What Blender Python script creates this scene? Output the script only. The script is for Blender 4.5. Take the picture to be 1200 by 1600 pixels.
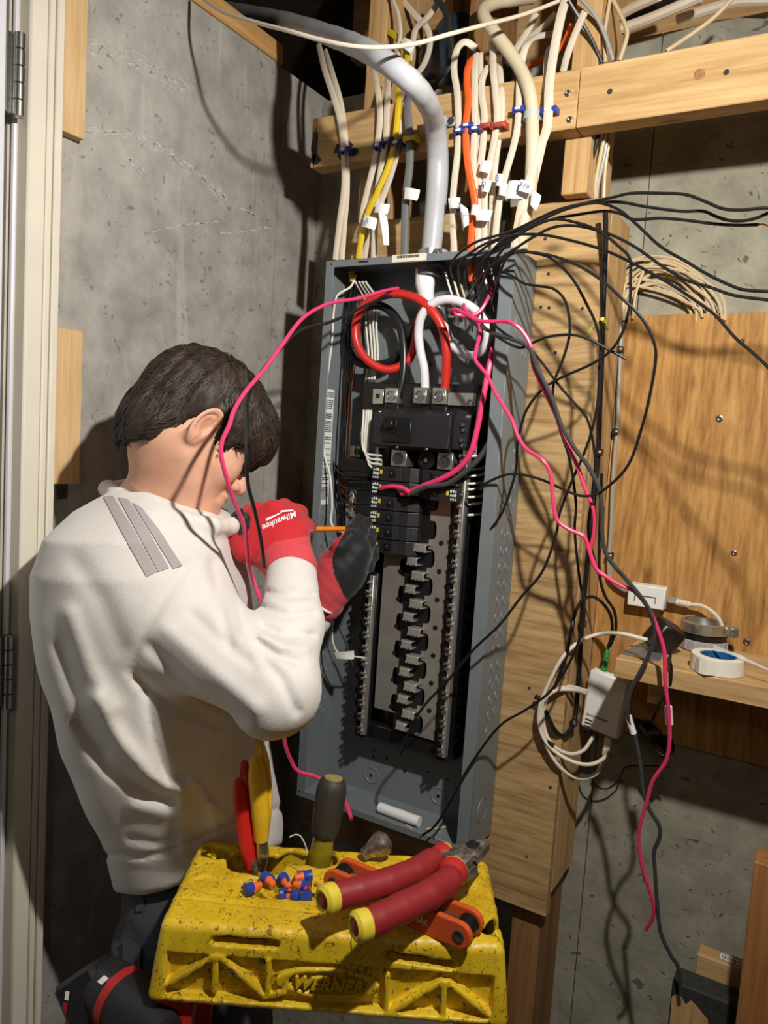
import bpy, bmesh, math, random
import numpy as np
from mathutils import Vector, Matrix
from mathutils.bvhtree import BVHTree
random.seed(7); np.random.seed(7)
for _o in list(bpy.data.objects): bpy.data.objects.remove(_o)
S = bpy.context.scene
COL = S.collection

# ------------------------------------------------------------------ camera
# world: X runs right along the back wall, Y into the back wall, Z up; metres
CAM = np.array([0.0, 0.0, 1.70]); FPX = 1200.0
YAW, PITCH, ROLL = (math.radians(a) for a in (30.36, 5.42, 3.71))
def _axes():
    fw = np.array([-math.sin(YAW), math.cos(YAW), 0]); rt = np.array([math.cos(YAW), math.sin(YAW), 0]); up = np.array([0, 0, 1.0])
    w = fw*math.cos(PITCH)-up*math.sin(PITCH); u2 = up*math.cos(PITCH)+fw*math.sin(PITCH)
    return rt*math.cos(ROLL)+u2*math.sin(ROLL), u2*math.cos(ROLL)-rt*math.sin(ROLL), w
AR, AU, AW = _axes()
cd = bpy.data.cameras.new('camera'); cam = bpy.data.objects.new('camera', cd); COL.objects.link(cam)
cd.sensor_fit = 'VERTICAL'; cd.sensor_height = 24; cd.sensor_width = 18; cd.lens = 24*FPX/1600; cd.clip_start = 0.02
cam.matrix_world = Matrix(((AR[0], AU[0], -AW[0], CAM[0]), (AR[1], AU[1], -AW[1], CAM[1]), (AR[2], AU[2], -AW[2], CAM[2]), (0, 0, 0, 1)))
S.camera = cam
# ------------------------------------------------------------------ light
wd = bpy.data.worlds.new('world'); S.world = wd; wd.use_nodes = True
wd.node_tree.nodes['Background'].inputs[0].default_value = (1.0, 0.93, 0.84, 1); wd.node_tree.nodes['Background'].inputs[1].default_value = 0.035
def lamp(name, loc, watts, radius, color, kind='POINT'):
    l = bpy.data.lights.new(name, kind); l.energy = watts; l.shadow_soft_size = radius; l.color = color
    o = bpy.data.objects.new(name, l); o.location = loc; COL.objects.link(o); return o
l_ = lamp('work_light', (0.06, 0.47, 2.22), 62, 0.018, (1.0, 0.96, 0.89), 'SPOT')      # work lamp held up to the right of the camera, turned to the panel
l_.data.spot_size = math.radians(150); l_.data.spot_blend = 1.0; l_.rotation_euler = (Vector((-.72, 1.10, 1.70))-l_.location).to_track_quat('-Z', 'Y').to_euler()
lamp('fill_light', (0.35, -1.1, 2.45), 7, 0.12, (1.0, 0.94, 0.85))      # added soft fill behind the camera, stands for no visible lamp
S.view_settings.view_transform = 'Standard'; S.view_settings.look = 'None'; S.view_settings.gamma = 1
S.view_settings.use_curve_mapping = False; S.view_settings.exposure = 0.04

# ------------------------------------------------------------------ helpers
def ray(px, py): return AW+AR*(px-600)/FPX-AU*(py-800)/FPX
def at(px, py, x=None, y=None, z=None, t=None):
    """the point that the photograph shows at a pixel, on the plane x=, y= or z= (or at a given distance t)"""
    d = ray(px, py)
    if t is None:
        if x is not None: t = (x-CAM[0])/d[0]
        elif y is not None: t = (y-CAM[1])/d[1]
        else: t = (z-CAM[2])/d[2]
    return CAM+d*t
def V3(a): return np.array(a, float)

class MB:
    """collects faces of one mesh, in world coordinates"""
    def __init__(s): s.v = []; s.f = []; s.n = 0
    def add(s, v, f):
        v = np.asarray(v, float); s.v.append(v); s.f += [tuple(i+s.n for i in q) for q in f]; s.n += len(v); return s
    def box(s, a, b, bev=0.0, rot=None, c=None):
        a = np.minimum(a, b).astype(float) if not isinstance(a, tuple) or True else a
        b2 = np.maximum(np.asarray(b, float), a); hi = b2; lo = np.asarray(a, float)
        ctr = (lo+hi)/2; h = (hi-lo)/2; e = min(bev, h.min()*0.95)
        if e <= 0:
            v = [(x, y, z) for z in (-1, 1) for y in (-1, 1) for x in (-1, 1)]; v = np.array(v)*h
            f = [(0, 2, 3, 1), (4, 5, 7, 6), (0, 1, 5, 4), (2, 6, 7, 3), (0, 4, 6, 2), (1, 3, 7, 5)]
        else:
            v = []; idx = {}
            for sx in (-1, 1):
                for sy in (-1, 1):
                    for sz in (-1, 1):
                        for ax in range(3):
                            p = np.array([sx, sy, sz])*(h-e); p[ax] += (sx, sy, sz)[ax]*e
                            idx[sx, sy, sz, ax] = len(v); v.append(p)
            f = []; I = idx
            for ax in range(3):
                o = [i for i in range(3) if i != ax]
                for sg in (-1, 1):
                    q = []
                    for p, r in ((-1, -1), (1, -1), (1, 1), (-1, 1)):
                        k = [0, 0, 0]; k[ax] = sg; k[o[0]] = p; k[o[1]] = r; q.append(I[k[0], k[1], k[2], ax])
                    f.append(q)
                for p in (-1, 1):
                    for r in (-1, 1):
                        q = []
                        for sg, a2 in ((-1, o[0]), (1, o[0]), (1, o[1]), (-1, o[1])):
                            k = [0, 0, 0]; k[ax] = sg; k[o[0]] = p; k[o[1]] = r; q.append(I[k[0], k[1], k[2], a2])
                        f.append(q)
            for sx in (-1, 1):
                for sy in (-1, 1):
                    for sz in (-1, 1): f.append([I[sx, sy, sz, 0], I[sx, sy, sz, 1], I[sx, sy, sz, 2]])
            v = np.array(v)
            ff = []
            for q in f:
                n = np.cross(v[q[1]]-v[q[0]], v[q[2]]-v[q[0]])
                ff.append(tuple(q) if n@v[list(q)].mean(0) > 0 else tuple(q)[::-1])
            f = ff
        if rot is not None: v = v@np.asarray(rot).T
        return s.add(v+ctr, f)
    def tube(s, pts, r, n=8, flat=None, caps=True, sub=5, smooth=True):
        """swept tube through pts; r number or list; flat=(wide, thin, ref) gives a flat cable"""
        P = np.array(pts, float); R = np.full(len(P), r) if np.isscalar(r) else np.array(r, float)
        if smooth and len(P) > 2:
            A = np.vstack([2*P[0]-P[1], P, 2*P[-1]-P[-2]]); out = []; rr = []
            for i in range(len(P)-1):
                p0, p1, p2, p3 = A[i:i+4]
                for k in range(sub):
                    t = k/sub
                    out.append(.5*((2*p1)+(-p0+p2)*t+(2*p0-5*p1+4*p2-p3)*t*t+(-p0+3*p1-3*p2+p3)*t**3)); rr.append(R[i]*(1-t)+R[i+1]*t)
            out.append(P[-1]); rr.append(R[-1]); P = np.array(out); R = np.array(rr)
        T = np.gradient(P, axis=0); T /= np.linalg.norm(T, axis=1)[:, None]+1e-12
        if flat: N = np.cross(T, np.asarray(flat[2], float))
        else:
            N = np.zeros_like(T); a = np.array([0, 0, 1.0]) if abs(T[0][2]) < .9 else np.array([1.0, 0, 0])
            N[0] = np.cross(T[0], a)
            for i in range(1, len(T)): N[i] = N[i-1]-T[i]*(N[i-1]@T[i])
        N /= np.linalg.norm(N, axis=1)[:, None]+1e-12; B = np.cross(T, N)
        ang = np.arange(n)*2*math.pi/n; ca, sa = np.cos(ang), np.sin(ang)
        if flat:
            w, h = flat[:2]
            cx = np.sign(ca)*np.abs(ca)**.6*w; cy = np.sign(sa)*np.abs(sa)**.8*h
            V = P[:, None]+(N[:, None]*cx[None, :, None]+B[:, None]*cy[None, :, None])
        else: V = P[:, None]+R[:, None, None]*(N[:, None]*ca[None, :, None]+B[:, None]*sa[None, :, None])
        m = len(P); f = [(i*n+j, i*n+(j+1) % n, (i+1)*n+(j+1) % n, (i+1)*n+j) for i in range(m-1) for j in range(n)]
        if caps: f += [tuple(range(n))[::-1], tuple((m-1)*n+j for j in range(n))]
        return s.add(V.reshape(-1, 3), f)
    def cyl(s, a, b, r, n=14, r2=None):
        return s.tube([a, b], [r, r if r2 is None else r2], n=n, smooth=False)
    def lathe(s, o, ax, prof, n=20):
        """prof: list of (along, radius) about the axis ax through o"""
        ax = V3(ax)/np.linalg.norm(ax); a = np.array([0, 0, 1.0]) if abs(ax[2]) < .9 else np.array([1.0, 0, 0])
        e1 = np.cross(ax, a); e1 /= np.linalg.norm(e1); e2 = np.cross(ax, e1)
        V = []
        for l, r in prof:
            for j in range(n):
                th = 2*math.pi*j/n; V.append(V3(o)+ax*l+(e1*math.cos(th)+e2*math.sin(th))*r)
        m = len(prof); f = [(i*n+j, i*n+(j+1) % n, (i+1)*n+(j+1) % n, (i+1)*n+j) for i in range(m-1) for j in range(n)]
        f += [tuple(range(n))[::-1], tuple((m-1)*n+j for j in range(n))]
        return s.add(V, f)
    def prism(s, poly, d, holes=None):
        """polygon (3D points, planar) extruded by vector d"""
        P = np.array(poly, float); n = len(P); V = np.vstack([P, P+V3(d)])
        f = [tuple(range(n)), tuple(range(2*n-1, n-1, -1))]+[(i, i+n, (i+1) % n+n, (i+1) % n) for i in range(n)]
        return s.add(V, f)
    def grid(s, G, close=False):
        G = np.asarray(G, float); a, b = G.shape[:2]
        return s.add(G.reshape(-1, 3), [(i*b+j, i*b+j+1, (i+1)*b+j+1, (i+1)*b+j) for i in range(a-1) for j in range(b-1)])
    def xf(s, fn): s.v = [fn(v) for v in s.v]; return s
    def verts(s): return np.vstack(s.v)

WO = {}
def wpos(o): return WO[o.name]
def mk(name, mb, mat, parent=None, smooth=True, origin=None, bevel=0, fix=True, angle=40):
    v = mb.verts() if isinstance(mb, MB) else np.asarray(mb[0]); f = mb.f if isinstance(mb, MB) else mb[1]
    lo, hi = v.min(0), v.max(0)
    og = V3(origin) if origin is not None else np.array([(lo[0]+hi[0])/2, (lo[1]+hi[1])/2, lo[2]])
    me = bpy.data.meshes.new(name); me.from_pydata((v-og).tolist(), [], f if isinstance(f, list) else f.tolist()); me.update()
    if fix:
        bm = bmesh.new(); bm.from_mesh(me); bmesh.ops.recalc_face_normals(bm, faces=bm.faces); bm.to_mesh(me); bm.free()
    o = bpy.data.objects.new(name, me); COL.objects.link(o)
    if mat is not None: me.materials.append(mat)
    if smooth:
        me.polygons.foreach_set('use_smooth', [True]*len(me.polygons))
        try: me.set_sharp_from_angle(angle=math.radians(angle))
        except Exception: pass
    WO[o.name] = og
    if parent is not None: o.parent = parent; o.location = og-wpos(parent)
    else: o.location = og
    if bevel:
        m = o.modifiers.new('bevel', 'BEVEL'); m.width = bevel; m.segments = 2; m.limit_method = 'ANGLE'
    return o
def tag(o, label, cat=None, group=None):
    o['label'] = label
    if cat: o['category'] = cat
    if group: o['group'] = group
    return o
def struct(o): o['kind'] = 'structure'; return o
def thing(name, label, cat, loc, group=None):
    o = bpy.data.objects.new(name, None); COL.objects.link(o); o.location = loc; o.empty_display_size = .02; WO[o.name] = V3(loc)
    return tag(o, label, cat, group)
def copy_tree(o, loc, rot=None, label=None):
    c = o.copy(); COL.objects.link(c); c.location = loc; WO[c.name] = V3(loc)
    if rot is not None: c.rotation_euler = rot
    if label: c['label'] = label
    for ch in o.children:
        d = ch.copy(); COL.objects.link(d); d.parent = c
        for g in ch.children:
            e = g.copy(); COL.objects.link(e); e.parent = d
    return c
def share(o, off, parent=None):
    """a copy of a small alike part, shifted by off, sharing its mesh"""
    c = o.copy(); COL.objects.link(c); c.location = V3(o.location)+V3(off); WO[c.name] = WO[o.name]+V3(off)
    if parent is not None: c.parent = parent
    return c

# ------------------------------------------------------------------ materials
MATS = {}
class NT:
    def __init__(s, name):
        s.m = bpy.data.materials.new(name); s.m.use_nodes = True; s.t = s.m.node_tree; s.b = s.t.nodes['Principled BSDF']
    def n(s, ty, **k):
        q = s.t.nodes.new(ty)
        for a, v in k.items():
            if a.startswith('i_'):
                key = a[2:]; key = int(key) if key.isdigit() else key.replace('_', ' ')
                q.inputs[key].default_value = v
            else: setattr(q, a, v)
        return q
    def l(s, a, b): s.t.links.new(a, b)
    def coord(s, scale=(1, 1, 1), kind='Object', rot=(0, 0, 0)):
        c = s.n('ShaderNodeTexCoord'); m = s.n('ShaderNodeMapping'); m.inputs['Scale'].default_value = scale; m.inputs['Rotation'].default_value = rot
        s.l(c.outputs[kind], m.inputs[0]); return m.outputs[0]
    def noise(s, vec, scale, detail=4, rough=.55, dist=0):
        q = s.n('ShaderNodeTexNoise'); q.inputs['Scale'].default_value = scale; q.inputs['Detail'].default_value = detail; q.inputs['Roughness'].default_value = rough; q.inputs['Distortion'].default_value = dist
        s.l(vec, q.inputs['Vector']); return q.outputs[0]
    def ramp(s, fac, stops):
        q = s.n('ShaderNodeValToRGB'); e = q.color_ramp.elements
        while len(e) < len(stops): e.new(.5)
        for i, (p, c) in enumerate(stops): e[i].position = p; e[i].color = (*c, 1) if len(c) == 3 else c
        s.l(fac, q.inputs[0]); return q.outputs[0]
    def mix(s, fac, a, b, mode='MIX'):
        q = s.n('ShaderNodeMix', data_type='RGBA', blend_type=mode)
        for v, i in ((fac, 0), (a, 6), (b, 7)):
            if isinstance(v, (int, float)): q.inputs[i].default_value = v
            elif isinstance(v, tuple): q.inputs[i].default_value = (*v, 1)
            else: s.l(v, q.inputs[i])
        return q.outputs[2]
    def bump(s, h, strength=.3, dist=.002):
        q = s.n('ShaderNodeBump'); q.inputs['Strength'].default_value = strength; q.inputs['Distance'].default_value = dist
        s.l(h, q.inputs['Height']); s.l(q.outputs[0], s.b.inputs['Normal'])
    def col(s, c):
        if isinstance(c, tuple): s.b.inputs['Base Color'].default_value = (*c, 1)
        else: s.l(c, s.b.inputs['Base Color'])
    def fin(s, rough=.6, metal=0, spec=.5):
        s.b.inputs['Roughness'].default_value = rough; s.b.inputs['Metallic'].default_value = metal; s.b.inputs['Specular IOR Level'].default_value = spec
        return s.m
def srgb(r, g, b): return tuple(((c/255)/12.92 if c/255 < .04045 else ((c/255+.055)/1.055)**2.4) for c in (r, g, b))
def plain(name, rgb, rough=.5, metal=0, var=.12, scale=60, bump=0, spec=.5, **k):
    """paint, plastic or metal with slight mottling"""
    if name in MATS: return MATS[name]
    q = NT(name); c = srgb(*rgb); v = q.coord()
    n = q.noise(v, scale, 5)
    q.col(q.ramp(n, [(.3, tuple(x*(1-var) for x in c)), (.7, tuple(min(1, x*(1+var)) for x in c))]))
    if bump: q.bump(n, bump, .001)
    for a, b in k.items(): q.b.inputs[a.replace('_', ' ')].default_value = b
    MATS[name] = q.fin(rough, metal, spec); return MATS[name]
def wood(name, lo, mid, hi, axis=0, ring=22, stretch=.06, rough=.7, knots=True, dist=1.2):
    if name in MATS: return MATS[name]
    q = NT(name); sc = [1, 1, 1]; sc[axis] = stretch
    v = q.coord(tuple(sc)); n = q.noise(v, ring, 6, .62, dist); n2 = q.noise(v, ring*5, 4, .6, .3)
    c = q.ramp(n, [(.30, srgb(*lo)), (.48, srgb(*mid)), (.68, srgb(*hi))])
    c = q.mix(.35, c, q.ramp(n2, [(.35, srgb(*lo)), (.6, srgb(*hi))]))
    sc2 = [1, 1, 1]; sc2[axis] = .45
    vo = q.n('ShaderNodeTexVoronoi'); vo.inputs['Scale'].default_value = 9; q.l(q.coord(tuple(sc2)), vo.inputs['Vector'])
    if knots: c = q.mix(q.ramp(vo.outputs['Distance'], [(.03, (.75, .75, .75)), (.10, (0, 0, 0))]), c, tuple(x*.55 for x in srgb(*lo)))
    q.col(c); q.bump(n2, .25, .001); MATS[name] = q.fin(rough, 0, .3); return MATS[name]
def concrete(name, lo, hi, tint, pit=.5):
    if name in MATS: return MATS[name]
    q = NT(name); v = q.coord()
    a = q.noise(v, 2.2, 8, .62, .4); b = q.noise(v, 16, 6, .6); c = q.noise(v, 70, 4, .6)
    col = q.ramp(a, [(.32, srgb(*lo)), (.52, srgb(*tint)), (.70, srgb(*hi))])
    col = q.mix(.45, col, q.ramp(b, [(.35, srgb(*lo)), (.65, srgb(*hi))]))
    pits = q.ramp(q.noise(v, 42, 3, .5, 1.5), [(.665, (0, 0, 0)), (.70, (1, 1, 1))])
    pm = q.n('ShaderNodeMath', operation='MULTIPLY'); q.l(pits, pm.inputs[0]); pm.inputs[1].default_value = pit
    col = q.mix(pm.outputs[0], col, tuple(x*.35 for x in srgb(*lo)))
    vs = q.coord((3.2, 3.2, .5)); st = q.ramp(q.noise(vs, 5, 5, .6, .8), [(.60, (0, 0, 0)), (.78, (.5, .5, .5))])
    col = q.mix(st, col, tuple(min(1, x*1.25) for x in srgb(*hi)))
    q.col(col)
    h = q.n('ShaderNodeMath', operation='SUBTRACT'); q.l(c, h.inputs[0]); q.l(pits, h.inputs[1])
    q.bump(h.outputs[0], .45, .003); MATS[name] = q.fin(.9, 0, .2); return MATS[name]

# ------------------------------------------------------------------ implicit surfaces (numpy) for bodies and soft shapes
def smin(a, b, k):
    h = np.clip(.5+.5*(b-a)/k, 0, 1); return b*(1-h)+a*h-k*h*(1-h)
def smax(a, b, k): return -smin(-a, -b, k)
def d_cone(P, a, b, ra, rb):
    a = V3(a); b = V3(b); d = b-a; t = np.clip(((P-a)@d)/(d@d), 0, 1); return np.linalg.norm(P-a-t[:, None]*d, axis=1)-(ra+(rb-ra)*t)
def d_ell(P, c, r, M=None):
    q = P-V3(c)
    if M is not None: q = q@np.asarray(M).T
    r = V3(r); k = np.linalg.norm(q/r, axis=1); k2 = np.linalg.norm(q/(r*r), axis=1)
    return k*(k-1)/np.maximum(k2, 1e-9)
def d_chain(P, pts, rs, k=.01):
    d = None
    for i in range(len(pts)-1):
        e = d_cone(P, pts[i], pts[i+1], rs[i], rs[i+1]); d = e if d is None else smin(d, e, k)
    return d
def surf(fn, xs, ys, zs, blk=8, slack=1.6):
    """surface nets over a (non-uniform) grid, evaluated only near the surface"""
    xs, ys, zs = (np.asarray(a, float) for a in (xs, ys, zs)); nx, ny, nz = len(xs), len(ys), len(zs)
    F = np.zeros((nx, ny, nz), np.float32)
    bi = [np.arange(0, n, blk) for n in (nx, ny, nz)]
    def span(a, i): j = np.minimum(i+blk-1, len(a)-1); return (a[i]+a[j])/2, (a[j]-a[i])/2+(a[1]-a[0])
    cx, hx = span(xs, bi[0]); cy, hy = span(ys, bi[1]); cz, hz = span(zs, bi[2])
    C = np.stack(np.meshgrid(cx, cy, cz, indexing='ij'), -1).reshape(-1, 3)
    H = np.sqrt((hx**2)[:, None, None]+(hy**2)[None, :, None]+(hz**2)[None, None, :]).reshape(-1)
    d = fn(C); act = (np.abs(d) < H*slack).reshape(len(cx), len(cy), len(cz)); d = d.reshape(act.shape)
    up = lambda A: np.repeat(np.repeat(np.repeat(A, blk, 0), blk, 1), blk, 2)[:nx, :ny, :nz]
    F[:] = up(np.sign(d)*1.0); I = np.nonzero(up(act))
    for k in range(0, len(I[0]), 400000):
        i, j, l = (a[k:k+400000] for a in I); F[i, j, l] = fn(np.stack([xs[i], ys[j], zs[l]], -1))
    ins = F < 0
    cnt = np.zeros((nx-1, ny-1, nz-1), np.int8)
    for a in (0, 1):
        for b in (0, 1):
            for c in (0, 1): cnt += ins[a:nx-1+a, b:ny-1+b, c:nz-1+c]
    ci = np.nonzero((cnt > 0) & (cnt < 8)); n = len(ci[0]); idx = np.full(cnt.shape, -1, np.int32); idx[ci] = np.arange(n)
    acc = np.zeros((n, 3)); num = np.zeros(n); i, j, k = ci; ax = (xs, ys, zs)
    for a in (0, 1):
        for b in (0, 1):
            for dim in range(3):
                o0 = [0, 0, 0]; oo = [q for q in range(3) if q != dim]; o0[oo[0]] = a; o0[oo[1]] = b; o1 = list(o0); o1[dim] = 1
                A0 = (i+o0[0], j+o0[1], k+o0[2]); A1 = (i+o1[0], j+o1[1], k+o1[2]); s0 = F[A0]; s1 = F[A1]; m = (s0 < 0) != (s1 < 0)
                t = np.where(m, s0/np.where(m, s0-s1, 1), 0)
                for q in range(3): acc[:, q] += np.where(m, ax[q][A0[q]]*(1-t)+ax[q][A1[q]]*t, 0)
                num += m
    V = acc/num[:, None]; Q = []
    for dim in range(3):
        sl0 = [slice(None)]*3; sl1 = [slice(None)]*3; sl0[dim] = slice(0, -1); sl1[dim] = slice(1, None)
        ch = ins[tuple(sl0)] != ins[tuple(sl1)]; E = np.nonzero(ch); o = [q for q in range(3) if q != dim]
        ok = (E[o[0]] > 0) & (E[o[1]] > 0) & (E[o[0]] < ch.shape[o[0]]-1) & (E[o[1]] < ch.shape[o[1]]-1); E = [e[ok] for e in E]
        def cell(a, b): q = list(E); q[o[0]] = E[o[0]]-a; q[o[1]] = E[o[1]]-b; return idx[tuple(q)]
        q4 = np.stack([cell(1, 1), cell(0, 1), cell(0, 0), cell(1, 0)], -1)
        flip = ins[tuple(E)] ^ (dim == 1); q4[~flip] = q4[~flip][:, ::-1]; Q.append(q4)
    Q = np.vstack(Q); Q = Q[(Q >= 0).all(1)]
    return V, Q
def arr(lo, hi, step): return np.arange(lo, hi+step, step)
def cam2w(V): return CAM+V[:, :1]*AR+V[:, 1:2]*AU+V[:, 2:3]*AW
def C3(px, py, t): return np.array([(px-600)/FPX*t, -(py-800)/FPX*t, t])     # pixel and distance -> camera-aligned metres
def drape(bvh, quad, nu, nv, off=.0012):
    """a patch whose corners are four pixels, laid onto a surface seen there"""
    q = [V3(a) for a in quad]; G = np.zeros((nu+1, nv+1, 3)); last = None
    for i in range(nu+1):
        for j in range(nv+1):
            a, b = i/nu, j/nv; p = (q[0]*(1-a)+q[1]*a)*(1-b)+(q[3]*(1-a)+q[2]*a)*b
            d = ray(p[0], p[1]); d = d/np.linalg.norm(d); h = bvh.ray_cast(Vector(CAM), Vector(d))
            if h[0] is not None: last = np.array(h[0])+np.array(h[1])*off*(1 if np.array(h[1])@d < 0 else -1)
            G[i, j] = last if last is not None else CAM+d
    return G
def text_mesh(txt, size, shear=0, depth=0, bold=0, spacing=1):
    cu = bpy.data.curves.new('t', 'FONT'); cu.body = txt; cu.size = size; cu.shear = shear; cu.extrude = depth; cu.offset = bold; cu.align_x = 'CENTER'; cu.align_y = 'CENTER'; cu.space_character = spacing
    o = bpy.data.objects.new('t', cu); COL.objects.link(o); dg = bpy.context.evaluated_depsgraph_get(); dg.update()
    me = bpy.data.meshes.new_from_object(o.evaluated_get(dg)); v = np.array([list(q.co) for q in me.vertices]); f = [tuple(p.vertices) for p in me.polygons]
    bpy.data.objects.remove(o); bpy.data.curves.remove(cu); bpy.data.meshes.remove(me); return v, f
def text_on(name, txt, size, o, ex, ey, mat, parent=None, lift=.0006, **k):
    """lettering at o, running along ex with its height along ey"""
    v, f = text_mesh(txt, size, **k); ex = V3(ex)/np.linalg.norm(ex); ey = V3(ey)/np.linalg.norm(ey); n = np.cross(ex, ey)
    w = V3(o)+v[:, :1]*ex+v[:, 1:2]*ey+(v[:, 2:3]+lift)*n
    return mk(name, (w, f), mat, parent, smooth=False, fix=False)
# ================================================================== the place
M_conL = concrete('concrete_left', (134, 130, 124), (188, 184, 177), (162, 158, 151))
M_conB = concrete('concrete_back', (118, 114, 100), (172, 168, 150), (146, 142, 126), .75)
M_pine = wood('pine_lumber', (150, 115, 70), (184, 148, 98), (204, 172, 124), 0)
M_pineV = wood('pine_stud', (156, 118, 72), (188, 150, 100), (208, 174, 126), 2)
M_pineY = wood('pine_joist', (160, 112, 62), (196, 148, 90), (214, 170, 112), 1)
M_ply = wood('plywood_backing', (118, 90, 56), (172, 138, 92), (196, 164, 116), 0, 26, .07, dist=2.2)
M_ply2 = wood('plywood_amber', (122, 80, 36), (172, 124, 66), (198, 152, 90), 2, 24, .13, dist=2.6)
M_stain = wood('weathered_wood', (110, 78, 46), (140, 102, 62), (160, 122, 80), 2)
M_white = plain('door_frame_paint', (226, 219, 202), .45, var=.04, scale=12)
M_dark = plain('tar_paint', (48, 48, 46), .8, var=.3, scale=90)
M_steel = plain('zinc_steel', (178, 178, 176), .3, 1.0, var=.1, scale=80)
M_screw = plain('dull_screw', (120, 112, 100), .4, .9, var=.2)

# left wall: two pours that meet at a formwork seam, rough top
m = MB(); m.box((-1.30, .74, -.02), (-1.0556, 1.283, 2.438)); m.box((-1.30, 1.285, -.02), (-1.055, 1.64, 2.436))
wl = struct(mk('wall_left', m, M_conL, smooth=False)); tag(wl, 'grey concrete basement wall behind the person')
m = MB(); m.box((-1.30, .62, 2.4385), (-1.052, 1.275, 2.476)); o = mk('sill_plate', m, M_pineY, wl, smooth=False)
m = MB()
for k, x in enumerate((-1.054, -.337)): m.box((x, 1.42, -.02), ((-.339, 1.7)[k], 1.66, 2.425))
wb = struct(mk('wall_back', m, M_conB, smooth=False)); tag(wb, 'pale concrete basement wall behind the plywood')
m = MB(); m.box((-1.4, -2.3, -.06), (1.75, 1.7, 0)); fl = struct(mk('floor', m, concrete('concrete_floor', (100, 96, 90), (140, 136, 128), (120, 116, 108)), smooth=False)); tag(fl, 'dark concrete basement floor')
m = MB(); m.box((1.6, -2.3, 0), (1.7, 1.6, 2.9)); struct(tag(mk('wall_right', m, M_conB, smooth=False), 'concrete wall out of view on the right'))
m = MB(); m.box((-1.3, -2.3, 0), (1.6, -2.2, 2.9)); struct(tag(mk('wall_front', m, M_conL, smooth=False), 'concrete wall behind the photographer'))
m = MB(); m.box((-1.3, -2.2, 0), (-1.06, -.1, 2.5)); struct(tag(mk('wall_side', m, M_conL, smooth=False), 'concrete wall beyond the open door'))
# ceiling with joists
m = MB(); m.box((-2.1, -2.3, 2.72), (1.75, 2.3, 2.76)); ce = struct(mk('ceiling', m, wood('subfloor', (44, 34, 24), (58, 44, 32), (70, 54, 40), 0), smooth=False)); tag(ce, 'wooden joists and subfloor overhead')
for x in (-.33, .07, .47, .87):
    m = MB(); m.box((x, -2.2, 2.49), (x+.038, 1.66, 2.72)); mk('joist', m, M_pineY, ce, smooth=False)
m = MB(); m.box((-1.0, 1.44, 2.51), (-.76, 1.478, 2.72)); mk('rim_or_blackout_board', m, M_pine, ce, smooth=False)
m = MB(); m.box((-.759, 1.48, 2.4255), (1.6, 1.518, 2.72)); mk('rim_or_blackout_board', m, M_pine, ce, smooth=False)
dk = plain('void_blackout', (30, 25, 20), .9, var=.3)  # for unseen dark boards added around the joist bays to keep the void black
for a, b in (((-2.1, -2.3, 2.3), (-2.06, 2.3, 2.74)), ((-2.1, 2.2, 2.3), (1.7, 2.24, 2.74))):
    m = MB(); m.box(a, b); mk('rim_or_blackout_board', m, dk, ce, smooth=False)

# the open door on the left with its frame
fr = MB()
fr.box((-1.12, .7435, 0), (-1.030, .7565, 2.48), .002); fr.box((-1.12, .731, 0), (-1.031, .742, 2.48), .002); fr.box((-1.12, .700, 0), (-1.029, .7295, 2.48), .003)
tr = struct(mk('trim_1', fr, M_white)); tag(tr, 'cream painted door casing with grooves beside the concrete wall')
m = MB(); m.box((-1.14, .683, 0), (-1.052, .6995, 2.48)); mk('jamb', m, plain('jamb_shade_paint', (196, 188, 170), .5, var=.06), tr)  # darker tan puts the shade of the recess into the jamb colour
m = MB(); m.tube([(-1.046, .690, 0), (-1.046, .690, 2.48)], .0045, 8, smooth=False); mk('weather_strip', m, plain('strip_white', (214, 214, 220), .4, var=.03), tr)
m = MB(); m.box((-1.070, -.09, .01), (-1.028, .6655, 2.45), .003); dr = struct(mk('door_1', m, plain('door_paint', (222, 224, 230), .35, var=.03))); tag(dr, 'edge of the open white door at the left border')
for z0 in (2.109, 1.268):
    m = MB(); m.box((-1.034, .664, z0+.004), (-1.0265, .679, z0+.108)); h = mk('hinge_leaf', m, M_steel, dr)
    for k in range(5):
        m = MB(); m.lathe((-1.023, .6805, z0+k*.0222), (0, 0, 1), [(0, .0062), (.0008, .0075), (.0207, .0075), (.0215, .0062)], 14); mk('hinge_knuckle', m, M_steel, dr)
M_blk = wood('bright_block', (186, 146, 98), (212, 176, 126), (228, 198, 152), 2)
m = MB(); m.box((-1.056, .757, 2.122), (-1.036, .7985, 2.49), .001); tag(mk('wood_block', m, M_blk, smooth=False), 'upper pale wood block nailed beside the door casing', 'wood block')
m = MB(); m.box((-1.056, .757, 1.598), (-1.036, .8055, 1.836), .001); tag(mk('wood_block', m, M_blk, smooth=False), 'lower pale wood block with two knots beside the door casing', 'wood block')
m = MB(); m.box((-1.056, .757, 1.574), (-1.04, .788, 1.5975), .001); tag(mk('rubber_shim', m, M_dark, smooth=False), 'small black shim under the lower wood block', 'shim')

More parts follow.
